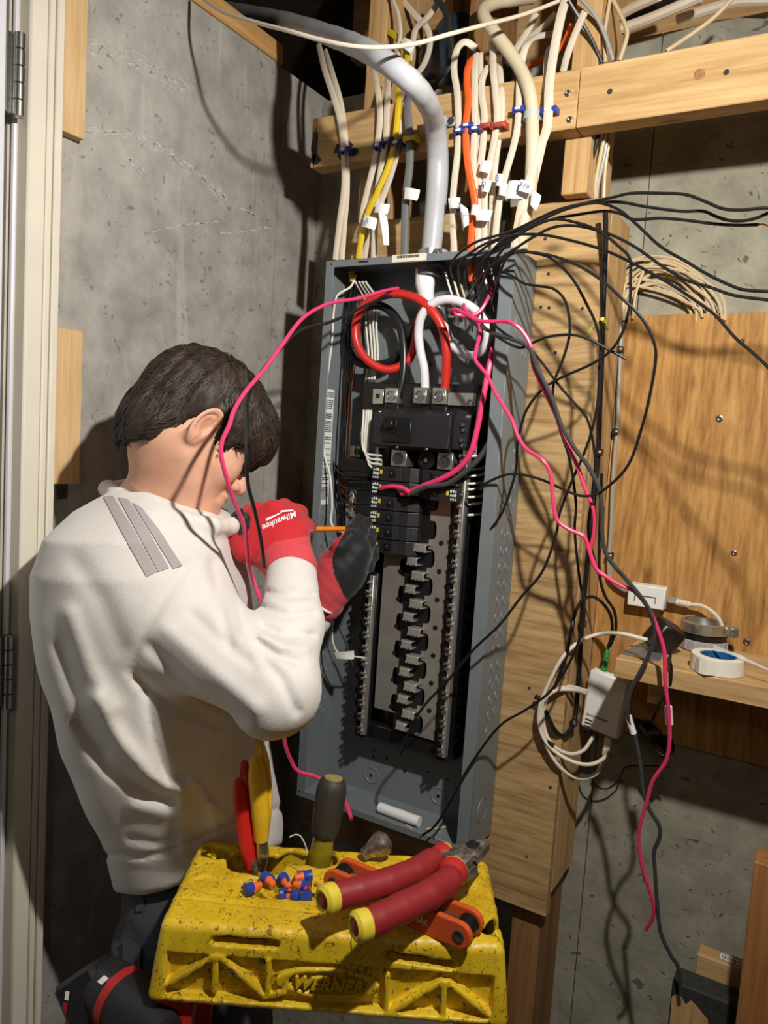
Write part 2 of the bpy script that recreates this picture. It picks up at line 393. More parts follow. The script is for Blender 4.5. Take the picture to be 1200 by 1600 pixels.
# studs, backing board, cross beams
def lum(name, a, b, mat, label, cat, bev=.0015): m = MB(); m.box(a, b, bev); return tag(mk(name, m, mat, smooth=False), label, cat)
lum('stud', (-.43, 1.2285, 2.107), (-.388, 1.36, 2.70), M_pineV, 'vertical pine stud above the plywood board, crossing behind the long beam', 'stud')
lum('stud', (-.84, 1.2605, 2.107), (-.80, 1.40, 2.72), M_pineV, 'pine stud behind the white cables left of the grey conduit', 'stud')
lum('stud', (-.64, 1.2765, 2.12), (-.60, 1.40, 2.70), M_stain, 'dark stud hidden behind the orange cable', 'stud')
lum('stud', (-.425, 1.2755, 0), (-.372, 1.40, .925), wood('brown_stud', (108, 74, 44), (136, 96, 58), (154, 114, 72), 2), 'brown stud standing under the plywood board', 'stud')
lum('stud', (-.41, 1.2755, .926), (-.3575, 1.398, 2.095), M_pineV, 'stud whose orange side shows right of the plywood board', 'stud')
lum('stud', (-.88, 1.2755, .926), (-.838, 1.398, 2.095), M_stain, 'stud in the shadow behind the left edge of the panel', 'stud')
lum('backing_board', (-.880, 1.2535, .893), (-.3575, 1.2755, 2.105), M_ply, 'plywood board that carries the electrical panel', 'plywood board')
bA = lum('cross_beam', (-.905, 1.19, 2.193), (-.4025, 1.228, 2.281), M_pine, 'horizontal two by four with dark stained end behind the cable staples', 'beam')
bB = lum('cross_beam', (-.4015, 1.19, 2.193), (.75, 1.228, 2.281), M_pine, 'long knotty beam running to the upper right', 'beam')
# tar marks on the end of the left beam
def blob(c, rx, rz, y, n=22, seed=0, rough=.35):
    r = random.Random(seed); return [(c[0]+rx*math.cos(a)*(1+rough*(r.random()-.5)*2), y, c[1]+rz*math.sin(a)*(1+rough*(r.random()-.5)*2)) for a in [2*math.pi*i/n for i in range(n)]]
for c, rx, rz, sd in (((-.829, 2.217), .020, .015, 3), ((-.897, 2.232), .006, .030, 5), ((-.893, 2.206), .010, .009, 6), ((-.808, 2.209), .012, .007, 8)):
    m = MB(); P = blob(c, rx, rz, 1.1899, 20, sd); P = [(max(-.9045, min(p[0], -.404)), p[1], max(2.194, min(p[2], 2.28))) for p in P]
    m.prism(P, (0, -.0007, 0)); mk('tar_mark', m, M_dark, bA, smooth=False)
def nail(p, parent, r=.004, nrm=(0, -1, 0), mat=None, name='screw_head'):
    m = MB(); m.lathe(V3(p)-V3(nrm)*.0005, nrm, [(0, r), (.0012, r), (.0020, r*.6), (.0012, r*.35), (.0008, .0003)], 12); return mk(name, m, mat or M_screw, parent)
for q in ((887, 146), (890, 187)): nail(at(*q, y=1.19), bA, .005)
for q in ((953, 143), (1135, 113)): nail(at(*q, y=1.19), bB, .004, mat=M_dark)
m = MB(); m.lathe(at(1093, 116, y=1.19)+V3((0, .0003, 0)), (0, -1, 0), [(0, .009), (.0004, .0075), (.0005, .004), (.0003, .0003)], 16); mk('knot', m, plain('knot_wood', (140, 100, 60), .7, var=.4, scale=200), bB)
bd = bpy.data.objects['backing_board']
for q in ((823, 1338), (852, 373), (857, 428), (845, 480), (858, 481), (910, 482), (868, 551), (860, 1230), (827, 1075)): nail(at(*q, y=1.2535), bd, .0028, mat=M_dark if q[1] < 1300 else M_screw)
m = MB(); m.box((-.3574, 1.398, 1.20), (.75, 1.4185, 1.944), .001); p2 = mk('plywood_sheet', m, M_ply2, smooth=False); tag(p2, 'amber plywood sheet with vertical grain fixed to the concrete wall', 'plywood board')
for q, r in (((1124, 654), .006), ((1147, 864), .005), ((1167, 1003), .006), ((951, 529), .004), ((1160, 533), .004)): nail(at(*q, y=1.398), p2, r)
m = MB(); b0 = at(1180, 1038, y=1.398); m.lathe(b0, (.15, -1, .1), [(-.004, .009), (.004, .009), (.004, .0045), (.03, .0045), (.03, .008), (.036, .008)], 12); mk('bolt', m, M_screw, p2)
lum('wood_post', (-.045, 1.145, 0), (.05, 1.19, 1.155), wood('red_post', (128, 82, 44), (160, 108, 60), (180, 128, 76), 2), 'reddish wood post at the right border below the shelf', 'post')
# offcuts at the lower right corner
m = MB(); m.box((-.145, 1.255, .60), (-.02, 1.30, .868), .003); ob = tag(mk('painted_offcut', m, M_dark, smooth=False), 'black painted plank end with peeled bare wood at the bottom right', 'plank')
m = MB()
P = [(-.137, 1.2548, .60), (-.143, 1.2548, .842), (-.136, 1.2548, .851), (-.128, 1.2548, .846), (-.122, 1.2548, .838), (-.115, 1.2548, .848), (-.105, 1.2548, .842), (-.096, 1.2548, .834), (-.088, 1.2548, .828), (-.084, 1.2548, .81), (-.08, 1.2548, .60)]
m.prism(P, (0, -.002, 0)); mk('peeled_face', m, M_pineV, ob, smooth=False)
m = MB(); m.box((-.118, 1.303, .62), (.0, 1.335, .898), .002); oc = tag(mk('wood_offcut', m, M_pine, smooth=False), 'plank offcut with a small barcode sticker behind the black plank', 'plank')
# chalky scratches on the left wall
m = MB(); rs_ = random.Random(12)
for L, wd_, nn in (([(134, 205), (210, 210), (262, 236), (310, 272), (352, 310)], 6, 170), ([(134, 72), (180, 82), (235, 105), (300, 148)], 16, 150), ([(372, 322), (400, 338), (424, 353)], 1, 30), ([(235, 362), (290, 352), (345, 345)], 2, 36), ([(196, 245), (214, 262), (226, 274)], 9, 26), ([(340, 365), (380, 362), (424, 354)], 2, 26)):
    L = np.array(L, float)
    for k in range(nn):
        t = rs_.random()*(len(L)-1); i = min(int(t), len(L)-2); p = L[i]+(L[i+1]-L[i])*(t-i); d = (L[i+1]-L[i])/np.linalg.norm(L[i+1]-L[i]); n_ = V3((-d[1], d[0])); p = p+n_*rs_.gauss(0, wd_*.5); ln = rs_.uniform(1.2, 5); w = rs_.uniform(.25, .8)
        m.add([at(*(p+d*a*ln+n_*b*w), x=-1.0552) for a, b in ((-1, -1), (1, -.4), (1, .6), (-1, 1))], [(0, 1, 2, 3)])
sm = mk('chalk_scratches', m, plain('chalk', (206, 203, 196), .9, var=.1, scale=200), wl, smooth=False, fix=False); sm['kind'] = 'stuff'
# dark blue insulation and a black drain stub behind the cables
def ins(P): return smin(d_ell(P, at(715, 70, y=1.385), (.055, .045, .055)), d_ell(P, at(690, 95, y=1.39), (.05, .04, .04)), .03)-.004*np.sin(P[:, 0]*80)*np.sin(P[:, 2]*70)
c_ = at(705, 80, y=1.385); v, q = surf(ins, arr(c_[0]-.12, c_[0]+.12, .006), arr(c_[1]-.08, c_[1]+.08, .006), arr(c_[2]-.12, c_[2]+.12, .006)); tag(mk('insulation_bag', (v, q), plain('blue_black_film', (40, 52, 66), .35, var=.3, scale=40), fix=False, angle=180), 'dark blue film covered insulation behind the cables at the top', 'insulation')
# ================================================================== electrical panel
M_box = plain('panel_grey_paint', (114, 121, 124), .42, var=.05, scale=30, bump=.02)
M_blk = plain('black_plastic', (22, 22, 23), .38, var=.15, scale=120)
M_bplast = plain('breaker_plastic', (34, 34, 36), .45, var=.12, scale=160)
M_tin = plain('tinned_bus', (168, 163, 157), .36, .62, var=.16, scale=18)
M_lug = plain('aluminium_lug', (196, 194, 188), .3, .9, var=.1)
M_paper = plain('white_label', (226, 228, 226), .6, var=.03)
M_ink = plain('label_ink', (40, 40, 44), .7, var=.1)
M_inky = plain('label_yellow', (214, 190, 60), .6, var=.05)
X0, X1, Y0, Y1, Z0, Z1 = -.830, -.469, 1.155, 1.2525, 1.010, 2.011
pn = thing('electrical_panel', 'open grey electrical panel with black interior mounted on the plywood board', 'electrical panel', ((X0+X1)/2, (Y0+Y1)/2, Z0))
th = .0022; m = MB()
m.box((X0, Y1-th, Z0), (X1, Y1, Z1)); m.box((X0, Y0, Z0), (X0+th, Y1, Z1)); m.box((X1-th, Y0, Z0), (X1, Y1, Z1)); m.box((X0, Y0, Z1-th), (X1, Y1, Z1)); m.box((X0, Y0, Z0), (X1, Y1, Z0+th))
mk('enclosure', m, M_box, pn, smooth=False, bevel=.0008)
for a, b in (((X0, Y0-.001, Z0), (-.8125, Y0+.0015, Z1)), ((-.4925, Y0-.001, Z0+.001), (X1, Y0+.0015, Z1-.001)), ((X0+.0005, Y0-.0006, 1.9985), (X1-.0005, Y0+.0012, Z1)), ((X0+.0005, Y0-.0006, Z0), (X1-.0005, Y0+.0012, 1.0225))):
    m = MB(); m.box(a, b, .0007); mk('flange', m, M_box, pn)
# slots and holes in the flange, shipping label on the top flange
for px, py, w in ((568, 409, .020), (738, 398, .022)):
    p = at(px, py, y=Y0); m = MB(); m.box((p[0]-w/2, Y0-.0012, p[2]-.0014), (p[0]+w/2, Y0-.0004, p[2]+.0014)); mk('slot', m, M_blk, pn)
for q in ((518, 413), (468, 1236), (678, 1309), (790, 396)):
    p = at(*q, y=Y0); m = MB(); m.cyl((p[0], Y0-.0014, p[2]), (p[0], Y0, p[2]), .0017, 10); mk('screw_hole', m, M_blk, pn)
m = MB(); m.box((-.692, Y0-.0018, 2.000), (-.626, Y0-.0008, 2.012)); lb = mk('shipping_label', m, plain('cream_label', (226, 222, 200), .6, var=.03), pn)
m = MB(); r_ = random.Random(3); x = -.682
while x < -.642: w = r_.choice((.0008, .0014, .002)); m.box((x, Y0-.0022, 2.006), (x+w, Y0-.0017, 2.0105)); x += w+r_.choice((.0008, .0012))
mk('barcode', m, M_ink, lb, smooth=False)
# knockouts
def ring(c, ax, r, name='knockout', par=None, prof=None, mat=None):
    m = MB(); m.lathe(c, ax, prof or [(0, r), (.0007, r-.0003), (.0007, r-.0012), (.0001, r-.0016), (.0001, r-.003), (.0006, r-.0034), (.0006, .0002)], 24); return mk(name, m, mat or M_box, par or pn)
for z in np.arange(1.245, 1.72, .028): ring((X1, 1.223, z), (1, 0, 0), .0085)
for z in np.arange(1.215, 1.56, .0285): ring((X1, 1.196, z), (1, 0, 0), .0085)
for y, z, r in ((1.200, 1.075, .022), (1.223, 1.965, .008), (1.216, 1.945, .010), (1.196, 1.895, .022), (1.223, 1.855, .008)): ring((X1, y, z), (1, 0, 0), r)
for z in np.arange(1.16, 1.56, .028):
    if z > 1.44 or z < 1.40: ring((X0+th, 1.19, z), (1, 0, 0), .0085); ring((X0+th, 1.22, z+.004), (1, 0, 0), .0085)
for x, z, r in ((-.775, 1.125, .030), (-.775, 1.125, .020), (-.785, 1.195, .013), (-.725, 1.873, .047), (-.725, 1.873, .034), (-.58, 1.880, .045), (-.58, 1.880, .031)): ring((x, Y1-th-(.0009 if r in (.020, .034, .031) else 0), z), (0, -1, 0), r)
for x, z in ((-.722, 1.047), (-.576, 1.049)):
    ring((x, Y1-th, z), (0, -1, 0), .017, prof=[(0, .017), (.0012, .0165), (.0012, .0145), (.0002, .0135), (.0002, .004), (.0012, .0035), (.0012, .0005)]); m = MB(); m.cyl((x, Y1-th-.0016, z), (x, Y1-th, z), .0032, 10); mk('mounting_hole', m, M_blk, pn)
for x, z in ((-.72, 1.098), (-.72, 1.085), (-.65, 1.075), (-.69, 1.09), (-.56, 1.085), (-.60, 1.088), (-.655, 1.84), (-.79, 1.30), (-.80, 1.46)):
    m = MB(); m.cyl((x, Y1-th-.0008, z), (x, Y1-th, z), .0026, 10); mk('screw_hole', m, M_blk, pn)
for x in (-.76, -.60, -.55): ring((x, 1.205, Z0+th), (0, 0, 1), .015)
# instruction label inside on the left wall
m = MB(); m.box((X0+th, 1.166, 1.570), (X0+th+.0006, 1.200, 1.785)); il = mk('instruction_label', m, M_paper, pn)
m = MB(); r_ = random.Random(5); z = 1.58
while z < 1.78:
    if r_.random() < .72:
        y = 1.169
        while y < 1.196: w = r_.uniform(.0015, .005); m.box((X0+th+.0007, y, z), (X0+th+.0009, min(y+w, 1.1975), z+.0022)); y += w+.0012
    z += .0036
mk('printed_lines', m, M_ink, il, smooth=False)
# black interior carrier
m = MB()
m.box((-.735, 1.225, 1.138), (-.533, 1.2495, 1.80), .002); m.box((-.735, 1.196, 1.14), (-.716, 1.226, 1.49), .002); m.box((-.567, 1.196, 1.14), (-.550, 1.226, 1.615), .002); m.box((-.549, 1.207, 1.142), (-.533, 1.226, 1.77), .002)
m.box((-.728, 1.205, 1.14), (-.548, 1.226, 1.168), .002); m.box((-.764, 1.20, 1.752), (-.533, 1.228, 1.801), .002)
for z in np.arange(1.17, 1.48, .0255): m.box((-.741, 1.2, z), (-.733, 1.21, z+.012), .001); m.box((-.534, 1.205, z), (-.526, 1.235, z+.014), .001)
mk('interior_carrier', m, M_blk, pn, smooth=False)
# tinned cover plates with a scalloped inner edge
def plate(xo, xi, depth, z0, z1, ph, sgn):
    P = [(xo, z0), (xi, z0)]; z = z0
    zz = np.arange(z0+ph, z1, .0502)
    for c in zz:
        for a in np.linspace(-90, 90, 9): P.append((xi+sgn*depth*max(0, math.cos(math.radians(a)))**.4, min(z1, max(z0, c+.017*math.sin(math.radians(a))))))
    P += [(xi, z1), (xo, z1)]; return [(x, 1.1995, z) for x, z in P]
m = MB(); m.prism(plate(-.6955, -.651, -.011, 1.204, 1.505, .018, 1), (0, -.0015, 0)); pl = mk('cover_plate', m, M_tin, pn, smooth=False)
m = MB(); m.prism(plate(-.5685, -.607, .014, 1.173, 1.612, .022, 1), (0, -.0015, 0)); pr = mk('cover_plate', m, M_tin, pn, smooth=False)
m = MB(); m.box((-.655, 1.2, 1.172), (-.600, 1.226, 1.62)); mk('bus_insulator', m, M_blk, pn, smooth=False)
for k in range(7):
    z = 1.225+k*.0502
    m = MB(); m.lathe((-.582, 1.198, z), (0, -1, 0), [(0, .0045), (.001, .0045), (.0012, .001)], 12); mk('rivet', m, M_blk, pr)
    if z < 1.48: m = MB(); m.lathe((-.660, 1.198, z-.011), (0, -1, 0), [(0, .0042), (.001, .0042), (.0012, .001)], 12); mk('rivet', m, M_blk, pl)
# bus stabs: folded blades left and right of the centre line
def stab(x0, x1, z):
    m = MB(); w = x1-x0
    m.box((x0, 1.184, z-.0070), (x1, 1.2, z-.0055)); m.box((x0, 1.184, z+.0055), (x1, 1.2, z+.0070)); m.box((x0+.08*w, 1.181, z-.0062), (x1-.08*w, 1.186, z+.0062), .001)
    for k in range(4): m.box((x0+w*(k+.1)/4, 1.1815, z-.0078), (x0+w*(k+.7)/4, 1.1835, z-.0030), .0007)
    return mk('bus_stab', m, plain('bright_tin', (214, 210, 204), .32, .75, var=.1), pn, smooth=False)
s1 = stab(-.641, -.618, 1.188); s2 = stab(-.630, -.602, 1.2135)
for k in range(1, 7): share(s1, (0, 0, .0502*k))
for k in range(1, 7): share(s2, (0, 0, .0502*k))
# neutral bars with paired screws
def nbar(x, z0, z1, zs):
    m = MB(); m.box((x-.0045, 1.180, z0), (x+.0045, 1.1905, z1), .0008); b = mk('neutral_bar', m, M_tin, pn)
    m = MB(); m.box((x-.007, 1.19, z0-.004), (x+.007, 1.2, z1+.004), .001); mk('bar_support', m, M_blk, b)
    m = MB(); m.lathe((x-.002, 1.180, z0+.006), (-.35, -1, .1), [(-.001, .0026), (.0045, .0026), (.0055, .0034), (.0072, .0034), (.0075, .0024), (.0066, .0010)], 9); s = mk('terminal_screw', m, M_steel, b)
    for k in range(1, int((z1-z0-.008)/.0255*2)+1): share(s, ((-.0022 if k % 2 else 0), 0, (k//2)*.0255+(.0085 if k % 2 else 0)), b)
nbar(-.541, 1.155, 1.748, 0); nbar(-.708, 1.153, 1.452, 0)
m = MB(); m.box((-.776, 1.195, 1.535), (-.768, 1.205, 1.602), .0008); nb = mk('ground_bar', m, M_tin, pn)
for k in range(5): m = MB(); m.lathe((-.772, 1.195, 1.541+k*.013), (0, -1, 0), [(0, .0028), (.004, .0028), (.004, .0018), (.0032, .0006)], 10); mk('terminal_screw', m, M_steel, nb)
m = MB(); m.box((-.806, 1.232, 1.662), (-.782, 1.246, 1.684), .001); gl = mk('ground_lug', m, M_lug, pn)
m = MB(); m.lathe((-.788, 1.232, 1.673), (0, -1, 0), [(0, .006), (.004, .006), (.004, .004), (.003, .001)], 12); mk('green_screw', m, plain('green_screw', (30, 120, 80), .4, .3), gl)
m = MB(); m.box((-.806, 1.20, 1.635), (-.735, 1.2495, 1.66), .002); m.box((-.79, 1.19, 1.62), (-.735, 1.2495, 1.636), .002); mk('side_bracket', m, M_blk, pn, smooth=False)
# main breaker
mb_ = MB()
prof = [(1.2255, 1.757), (1.196, 1.757), (1.182, 1.752), (1.170, 1.744), (1.168, 1.690), (1.176, 1.684), (1.2255, 1.684)]
mb_.prism([(-.718, y, z) for y, z in prof], (.150, 0, 0)); mb = mk('main_breaker', mb_, M_bplast, pn, smooth=False, bevel=.001)
m = MB(); m.prism([(-.5665, y, z) for y, z in [(1.2255, 1.757), (1.192, 1.757), (1.178, 1.742), (1.178, 1.690), (1.2255, 1.684)]], (.033, 0, 0)); mk('side_block', m, M_bplast, mb, smooth=False, bevel=.001)
m = MB(); m.box((-.695, 1.1655, 1.695), (-.640, 1.1692, 1.739), .001); mk('handle_bezel', m, M_blk, mb)
m = MB(); m.box((-.690, 1.1635, 1.712), (-.668, 1.167, 1.735), .001); tg = mk('handle_slot', m, plain('black_deep', (10, 10, 10), .5), mb)
m = MB(); m.box((-.688, 1.1545, 1.720), (-.672, 1.1655, 1.733), .0015); mk('toggle', m, M_blk, mb)
for k in range(4): m = MB(); m.box((-.687+k*.004, 1.1535, 1.721), (-.6855+k*.004, 1.1548, 1.732)); mk('toggle_rib', m, M_bplast, mb)
for x, z in ((-.708, 1.747), (-.575, 1.747), (-.668, 1.687), (-.61, 1.687)):
    m = MB(); m.lathe((x, 1.174, z), (0, -1, 0), [(0, .0026), (.004, .0026), (.005, .0015), (.0052, .0003)], 10); mk('rivet', m, M_steel, mb)
# line lugs above and load lugs below the main breaker
def lug(x0, x1, z0, z1, hollow, y=1.186):
    m = MB(); m.box((x0, y, z0), (x1, y+.034, z1), .0012); l = mk('terminal_lug', m, M_lug, pn)
    c = ((x0+x1)/2, y, (z0+z1)/2); r = min(x1-x0, z1-z0)*.36
    m = MB(); m.lathe(c, (0, -1, 0), [(0, r), (.003, r), (.003, r*.78), (.0008, r*.7), (.0008, r*.34), (.002, r*.30), (.002, .0002)], 18); mk('set_screw', m, M_steel if not hollow else M_dark, l); return l
lug(-.709, -.683, 1.764, 1.791, 0); lug(-.651, -.625, 1.765, 1.793, 0); lug(-.614, -.588, 1.765, 1.793, 0); lug(-.688, -.656, 1.653, 1.683, 1); lug(-.596, -.566, 1.654, 1.684, 1)
m = MB(); m.box((-.737, 1.19, 1.762), (-.714, 1.205, 1.789), .001); lg = mk('neutral_clip', m, M_lug, pn); m = MB(); m.box((-.729, 1.1888, 1.772), (-.722, 1.1902, 1.780)); mk('slot', m, M_blk, lg)
m = MB(); m.box((-.5875, 1.193, 1.764), (-.534, 1.20, 1.786), .001); ns = mk('neutral_strap', m, M_tin, pn); m = MB(); m.lathe((-.545, 1.193, 1.771), (0, -1, 0), [(0, .005), (.002, .005), (.002, .0035), (.001, .001)], 12); mk('strap_screw', m, M_steel, ns)
m = MB(); m.lathe((-.622, 1.20, 1.668), (0, -1, 0), [(-.02, .016), (.004, .016), (.004, .010), (.001, .008), (.001, .004), (.004, .0038), (.004, .0002)], 20); mk('bus_bolt', m, M_blk, pn)
m = MB(); m.lathe((-.622, 1.197, 1.668), (0, -1, 0), [(0, .0038), (.004, .0038), (.004, .002), (.003, .0005)], 12); mk('bolt_head', m, M_steel, pn)
for x0, x1 in ((-.711, -.681), (-.616, -.586)): m = MB(); m.box((x0, 1.188, 1.745), (x1, 1.2, 1.763), .001); mk('wire_guide', m, M_blk, pn)
m = MB(); m.box((-.7245, 1.192, 1.648), (-.717, 1.21, 1.690), .001); mk('neutral_tab', m, M_tin, pn)

# branch breakers, each clipped in on its own
def breaker(name, label, flip, loc, group=None):
    t = thing(name, label, 'circuit breaker', loc, group); L = V3(loc)
    def X(x): return -x if flip else x
    P = [(0, 1.166), (.052, 1.164), (.056, 1.172), (.074, 1.174), (.090, 1.186), (.090, 1.199), (0, 1.199)]
    m = MB(); m.prism([(L[0]+X(x), y, L[2]) for x, y in P], (0, 0, .0242)); b = mk('body', m, M_bplast, t, smooth=False, bevel=.0008)
    m = MB(); a = L+V3((X(.036), 1.1635-L[1], .006)); e = L+V3((X(.051), 1.1655-L[1], .0185)); m.box(np.minimum(a, e), np.maximum(a, e)); mk('handle_slot', m, M_blk, t)
    m = MB(); a = L+V3((X(.041), 1.1595-L[1], .009)); e = L+V3((X(.045), 1.166-L[1], .0165)); m.box(np.minimum(a, e), np.maximum(a, e), .001); mk('handle', m, M_bplast, t)
    m = MB(); r_ = random.Random(4)
    for k in range(9):
        a = L+V3((X(.004+.0042*(k % 3)), 1.1650-L[1]-.0004, .003+.0066*(k//3))); w = r_.uniform(.0018, .0034); h = r_.uniform(.003, .005); m.box((min(a[0], a[0]+X(w)), a[1], a[2]), (max(a[0], a[0]+X(w)), a[1]+.0006, a[2]+h))
    mk('rating_print', m, M_paper, t, smooth=False)
    m = MB(); a = L+V3((X(.018), 1.1642-L[1], .011)); m.box((min(a[0], a[0]+X(.0045)), a[1], a[2]), (max(a[0], a[0]+X(.0045)), a[1]+.0008, a[2]+.0075)); mk('yellow_print', m, M_inky, t)
    for dx in (.062, .070, .080):
        m = MB(); a = L+V3((X(dx), 1.170-L[1]+(dx-.062)*.45, .005)); a[1] += .0035; e = a+V3((X(.005), .004, .0145)); m.box(np.minimum(a, e), np.maximum(a, e), .0008); mk('vent_rib', m, M_bplast, t)
    m = MB(); m.lathe(L+V3((X(-.001), 1.182-L[1], .012)), (-1 if not flip else 1, 0, 0), [(-.004, .005), (.0015, .005), (.0015, .0035), (.0005, .001)], 12); mk('terminal_screw', m, M_steel, t)
    return t
names = ['topmost of the left breaker column', 'second of the left breaker column, with a pink wire on it', 'third of the left breaker column', 'fourth of the left breaker column', 'fifth of the left breaker column, touched by the orange screwdriver', 'lowest of the left breaker column, without printed label showing']
for k in range(6): breaker('circuit_breaker', 'black circuit breaker, '+names[k], False, (-.7135, 1.18, 1.6275-k*.0258), 'branch circuit breakers')
for k in range(2): breaker('circuit_breaker', 'black circuit breaker, '+('upper' if k == 0 else 'lower')+' of the right breaker pair', True, (-.541, 1.18, 1.6275-k*.0258), 'branch circuit breakers')
m = MB(); p = at(742, 692, y=1.205); m.box(p-V3((.0055, .0, .019)), p+V3((.0055, .0008, .019))); mk('side_label', m, M_paper, pn)
# ================================================================== wires, cables and conduit
M_wb = plain('black_wire', (24, 24, 25), .32, var=.1, scale=40)
M_wg = plain('charcoal_wire', (62, 64, 66), .32, var=.08, scale=40)
M_ww = plain('white_wire', (224, 220, 210), .35, var=.05, scale=40)
M_wp = plain('pink_wire', (226, 60, 110), .35, var=.05, scale=40)
M_wr = plain('red_wire', (196, 44, 36), .35, var=.05, scale=40)
M_wgn = plain('grey_wire', (150, 148, 142), .4, var=.06, scale=40)
M_nm = plain('cream_sheath', (214, 202, 182), .48, var=.07, scale=25)
M_ny = plain('yellow_sheath', (226, 192, 44), .45, var=.05, scale=25)
M_no = plain('orange_sheath', (234, 98, 34), .42, var=.05, scale=25)
M_ng = plain('grey_sheath', (112, 112, 112), .45, var=.06, scale=25)
M_tan = plain('tan_wire', (196, 176, 140), .5, var=.08, scale=25)
M_cu = plain('copper', (190, 112, 66), .35, .95, var=.2, scale=90)
M_cond = plain('grey_conduit', (178, 180, 184), .4, var=.06, scale=16, bump=.1)
M_pvc = plain('beige_pvc', (206, 192, 162), .42, var=.06, scale=14)
M_blue = plain('blue_staple', (40, 58, 150), .4, var=.06)
M_yel = plain('yellow_staple', (224, 206, 50), .4, var=.06)
M_red2 = plain('red_staple', (176, 70, 60), .4, var=.06)
M_tag = plain('white_tape', (232, 232, 230), .5, var=.03)
def pts(L, y=None):
    out = []; cy = y
    for q in L:
        if len(q) > 2: cy = q[2]
        out.append(tuple(at(q[0], q[1], y=cy)))
    return out
def ipts(L):
    """pixel path; depth given at some points is interpolated between them"""
    n = len(L); ks = [i for i in range(n) if len(L[i]) > 2]; ys = np.interp(range(n), ks, [L[i][2] for i in ks]); return [tuple(at(L[i][0], L[i][1], y=ys[i])) for i in range(n)]
def wire(name, L, r, mat, label, cat='wire', group=None, n=8, tip=None, flat=None, parent=None, sub=5):
    P = L if max(abs(q) for q in L[-1]) < 20 else ipts(L)          # world points, or a pixel path with depths
    m = MB(); m.tube(P, r, n, flat=flat, sub=sub)
    if parent is not None: return mk(name, m, mat, parent, fix=False)
    o = mk(name, m, mat, fix=False); tag(o, label, cat, group)
    if tip:
        a = V3(P[-1]); d = a-V3(P[-2]); d /= np.linalg.norm(d); q = MB(); q.tube([a-d*.002, a+d*tip*.5, a+d*tip+V3((0, 0, -.002))], r*.55, 6); mk('bare_copper_tip', q, M_cu, o, fix=False)
    return o
RW = .0021
BW = 'loose black wire '
# --- loose conductors pulled out of the top right of the panel
B0 = (712, 445, 1.20)
wire('black_wire', [B0, (705, 412, 1.15), (740, 380, 1.12), (800, 361), (866, 330, 1.10), (916, 317), (955, 309), (986, 302), (1032, 302), (1071, 304), (1102, 315), (1129, 326), (1160, 328), (1215, 325, 1.05), (1290, 340), (1350, 385), (1385, 450), (1395, 520, 1.06)], RW, M_wb, BW+'reaching the right border highest', group='loose black wires')
wire('black_wire', [(722, 450, 1.20), (717, 415, 1.15), (750, 385, 1.12), (800, 365), (877, 328, 1.11), (928, 317), (970, 316), (1009, 323), (1063, 330), (1098, 330), (1118, 338), (1137, 344), (1160, 345), (1184, 340), (1215, 328, 1.06), (1270, 322), (1330, 345), (1370, 400, 1.05)], RW, M_wb, BW+'second from the top at the right border', group='loose black wires')
wire('black_wire', [(735, 455, 1.20), (728, 420, 1.15), (760, 385, 1.12), (800, 367), (858, 344), (900, 336), (943, 330, 1.12), (970, 334), (990, 343), (1032, 341), (1071, 344), (1118, 350), (1157, 352), (1185, 351, 1.08)], RW, M_wb, BW+'with a bare tip just below the top two at the right border', tip=.012, group='loose black wires')
wire('black_wire', [(745, 465, 1.20), (742, 425, 1.14), (790, 378, 1.10), (858, 338), (905, 321), (936, 317, 1.09), (967, 328), (994, 350), (1032, 385), (1071, 408), (1110, 431), (1149, 449), (1172, 454), (1215, 457, 1.03), (1280, 470), (1330, 520), (1350, 590, 1.04)], RW, M_wb, BW+'sloping to the right border across the bare concrete', group='loose black wires')
wire('black_wire', [(728, 470, 1.20), (745, 440, 1.14), (775, 410, 1.10), (800, 392), (839, 367), (870, 354), (908, 354), (955, 367, 1.08), (994, 387), (1032, 414), (1071, 437), (1110, 449), (1149, 462), (1215, 471, 1.02), (1270, 485), (1320, 540), (1330, 600, 1.03)], RW, M_wb, BW+'crossing above the coil of tan cable', group='loose black wires')
wire('black_wire', [(750, 450, 1.20), (755, 415, 1.14), (775, 385, 1.10), (800, 368), (847, 367), (897, 377), (947, 392, 1.08), (986, 410), (1025, 431), (1056, 449), (1087, 470), (1118, 493), (1149, 528), (1176, 551), (1210, 584, 1.04), (1240, 625), (1255, 680), (1250, 740, 1.06)], RW, M_wb, BW+'running down to the right over the amber plywood corner', group='loose black wires')
wire('black_wire', [(738, 475, 1.20), (765, 420, 1.13), (800, 375, 1.10), (858, 344), (901, 348), (936, 361), (967, 385, 1.07), (984, 404), (985, 435), (984, 474), (974, 516), (955, 547), (924, 569, 1.10), (877, 590), (847, 609), (823, 640), (812, 675), (808, 700), (805, 740, 1.13), (785, 800), (765, 830), (757, 852, 1.17)], RW, M_wb, BW+'bent in a wide arc over the stud and back to the panel', group='loose black wires')
wire('black_wire', [(760, 480, 1.20), (770, 430, 1.14), (800, 396, 1.11), (847, 398), (874, 414), (897, 439), (916, 474), (932, 509, 1.12), (938, 544), (936, 582), (934, 629), (924, 675), (912, 710), (893, 753), (874, 803, 1.13), (870, 830), (858, 869), (843, 900), (815, 932), (780, 977, 1.10), (740, 1015), (700, 1063), (665, 1100), (645, 1130), (632, 1162), (626, 1180, 1.12)], RW, M_wb, BW+'hanging across the lower panel with its tip over the steel plate', tip=.012, group='loose black wires')
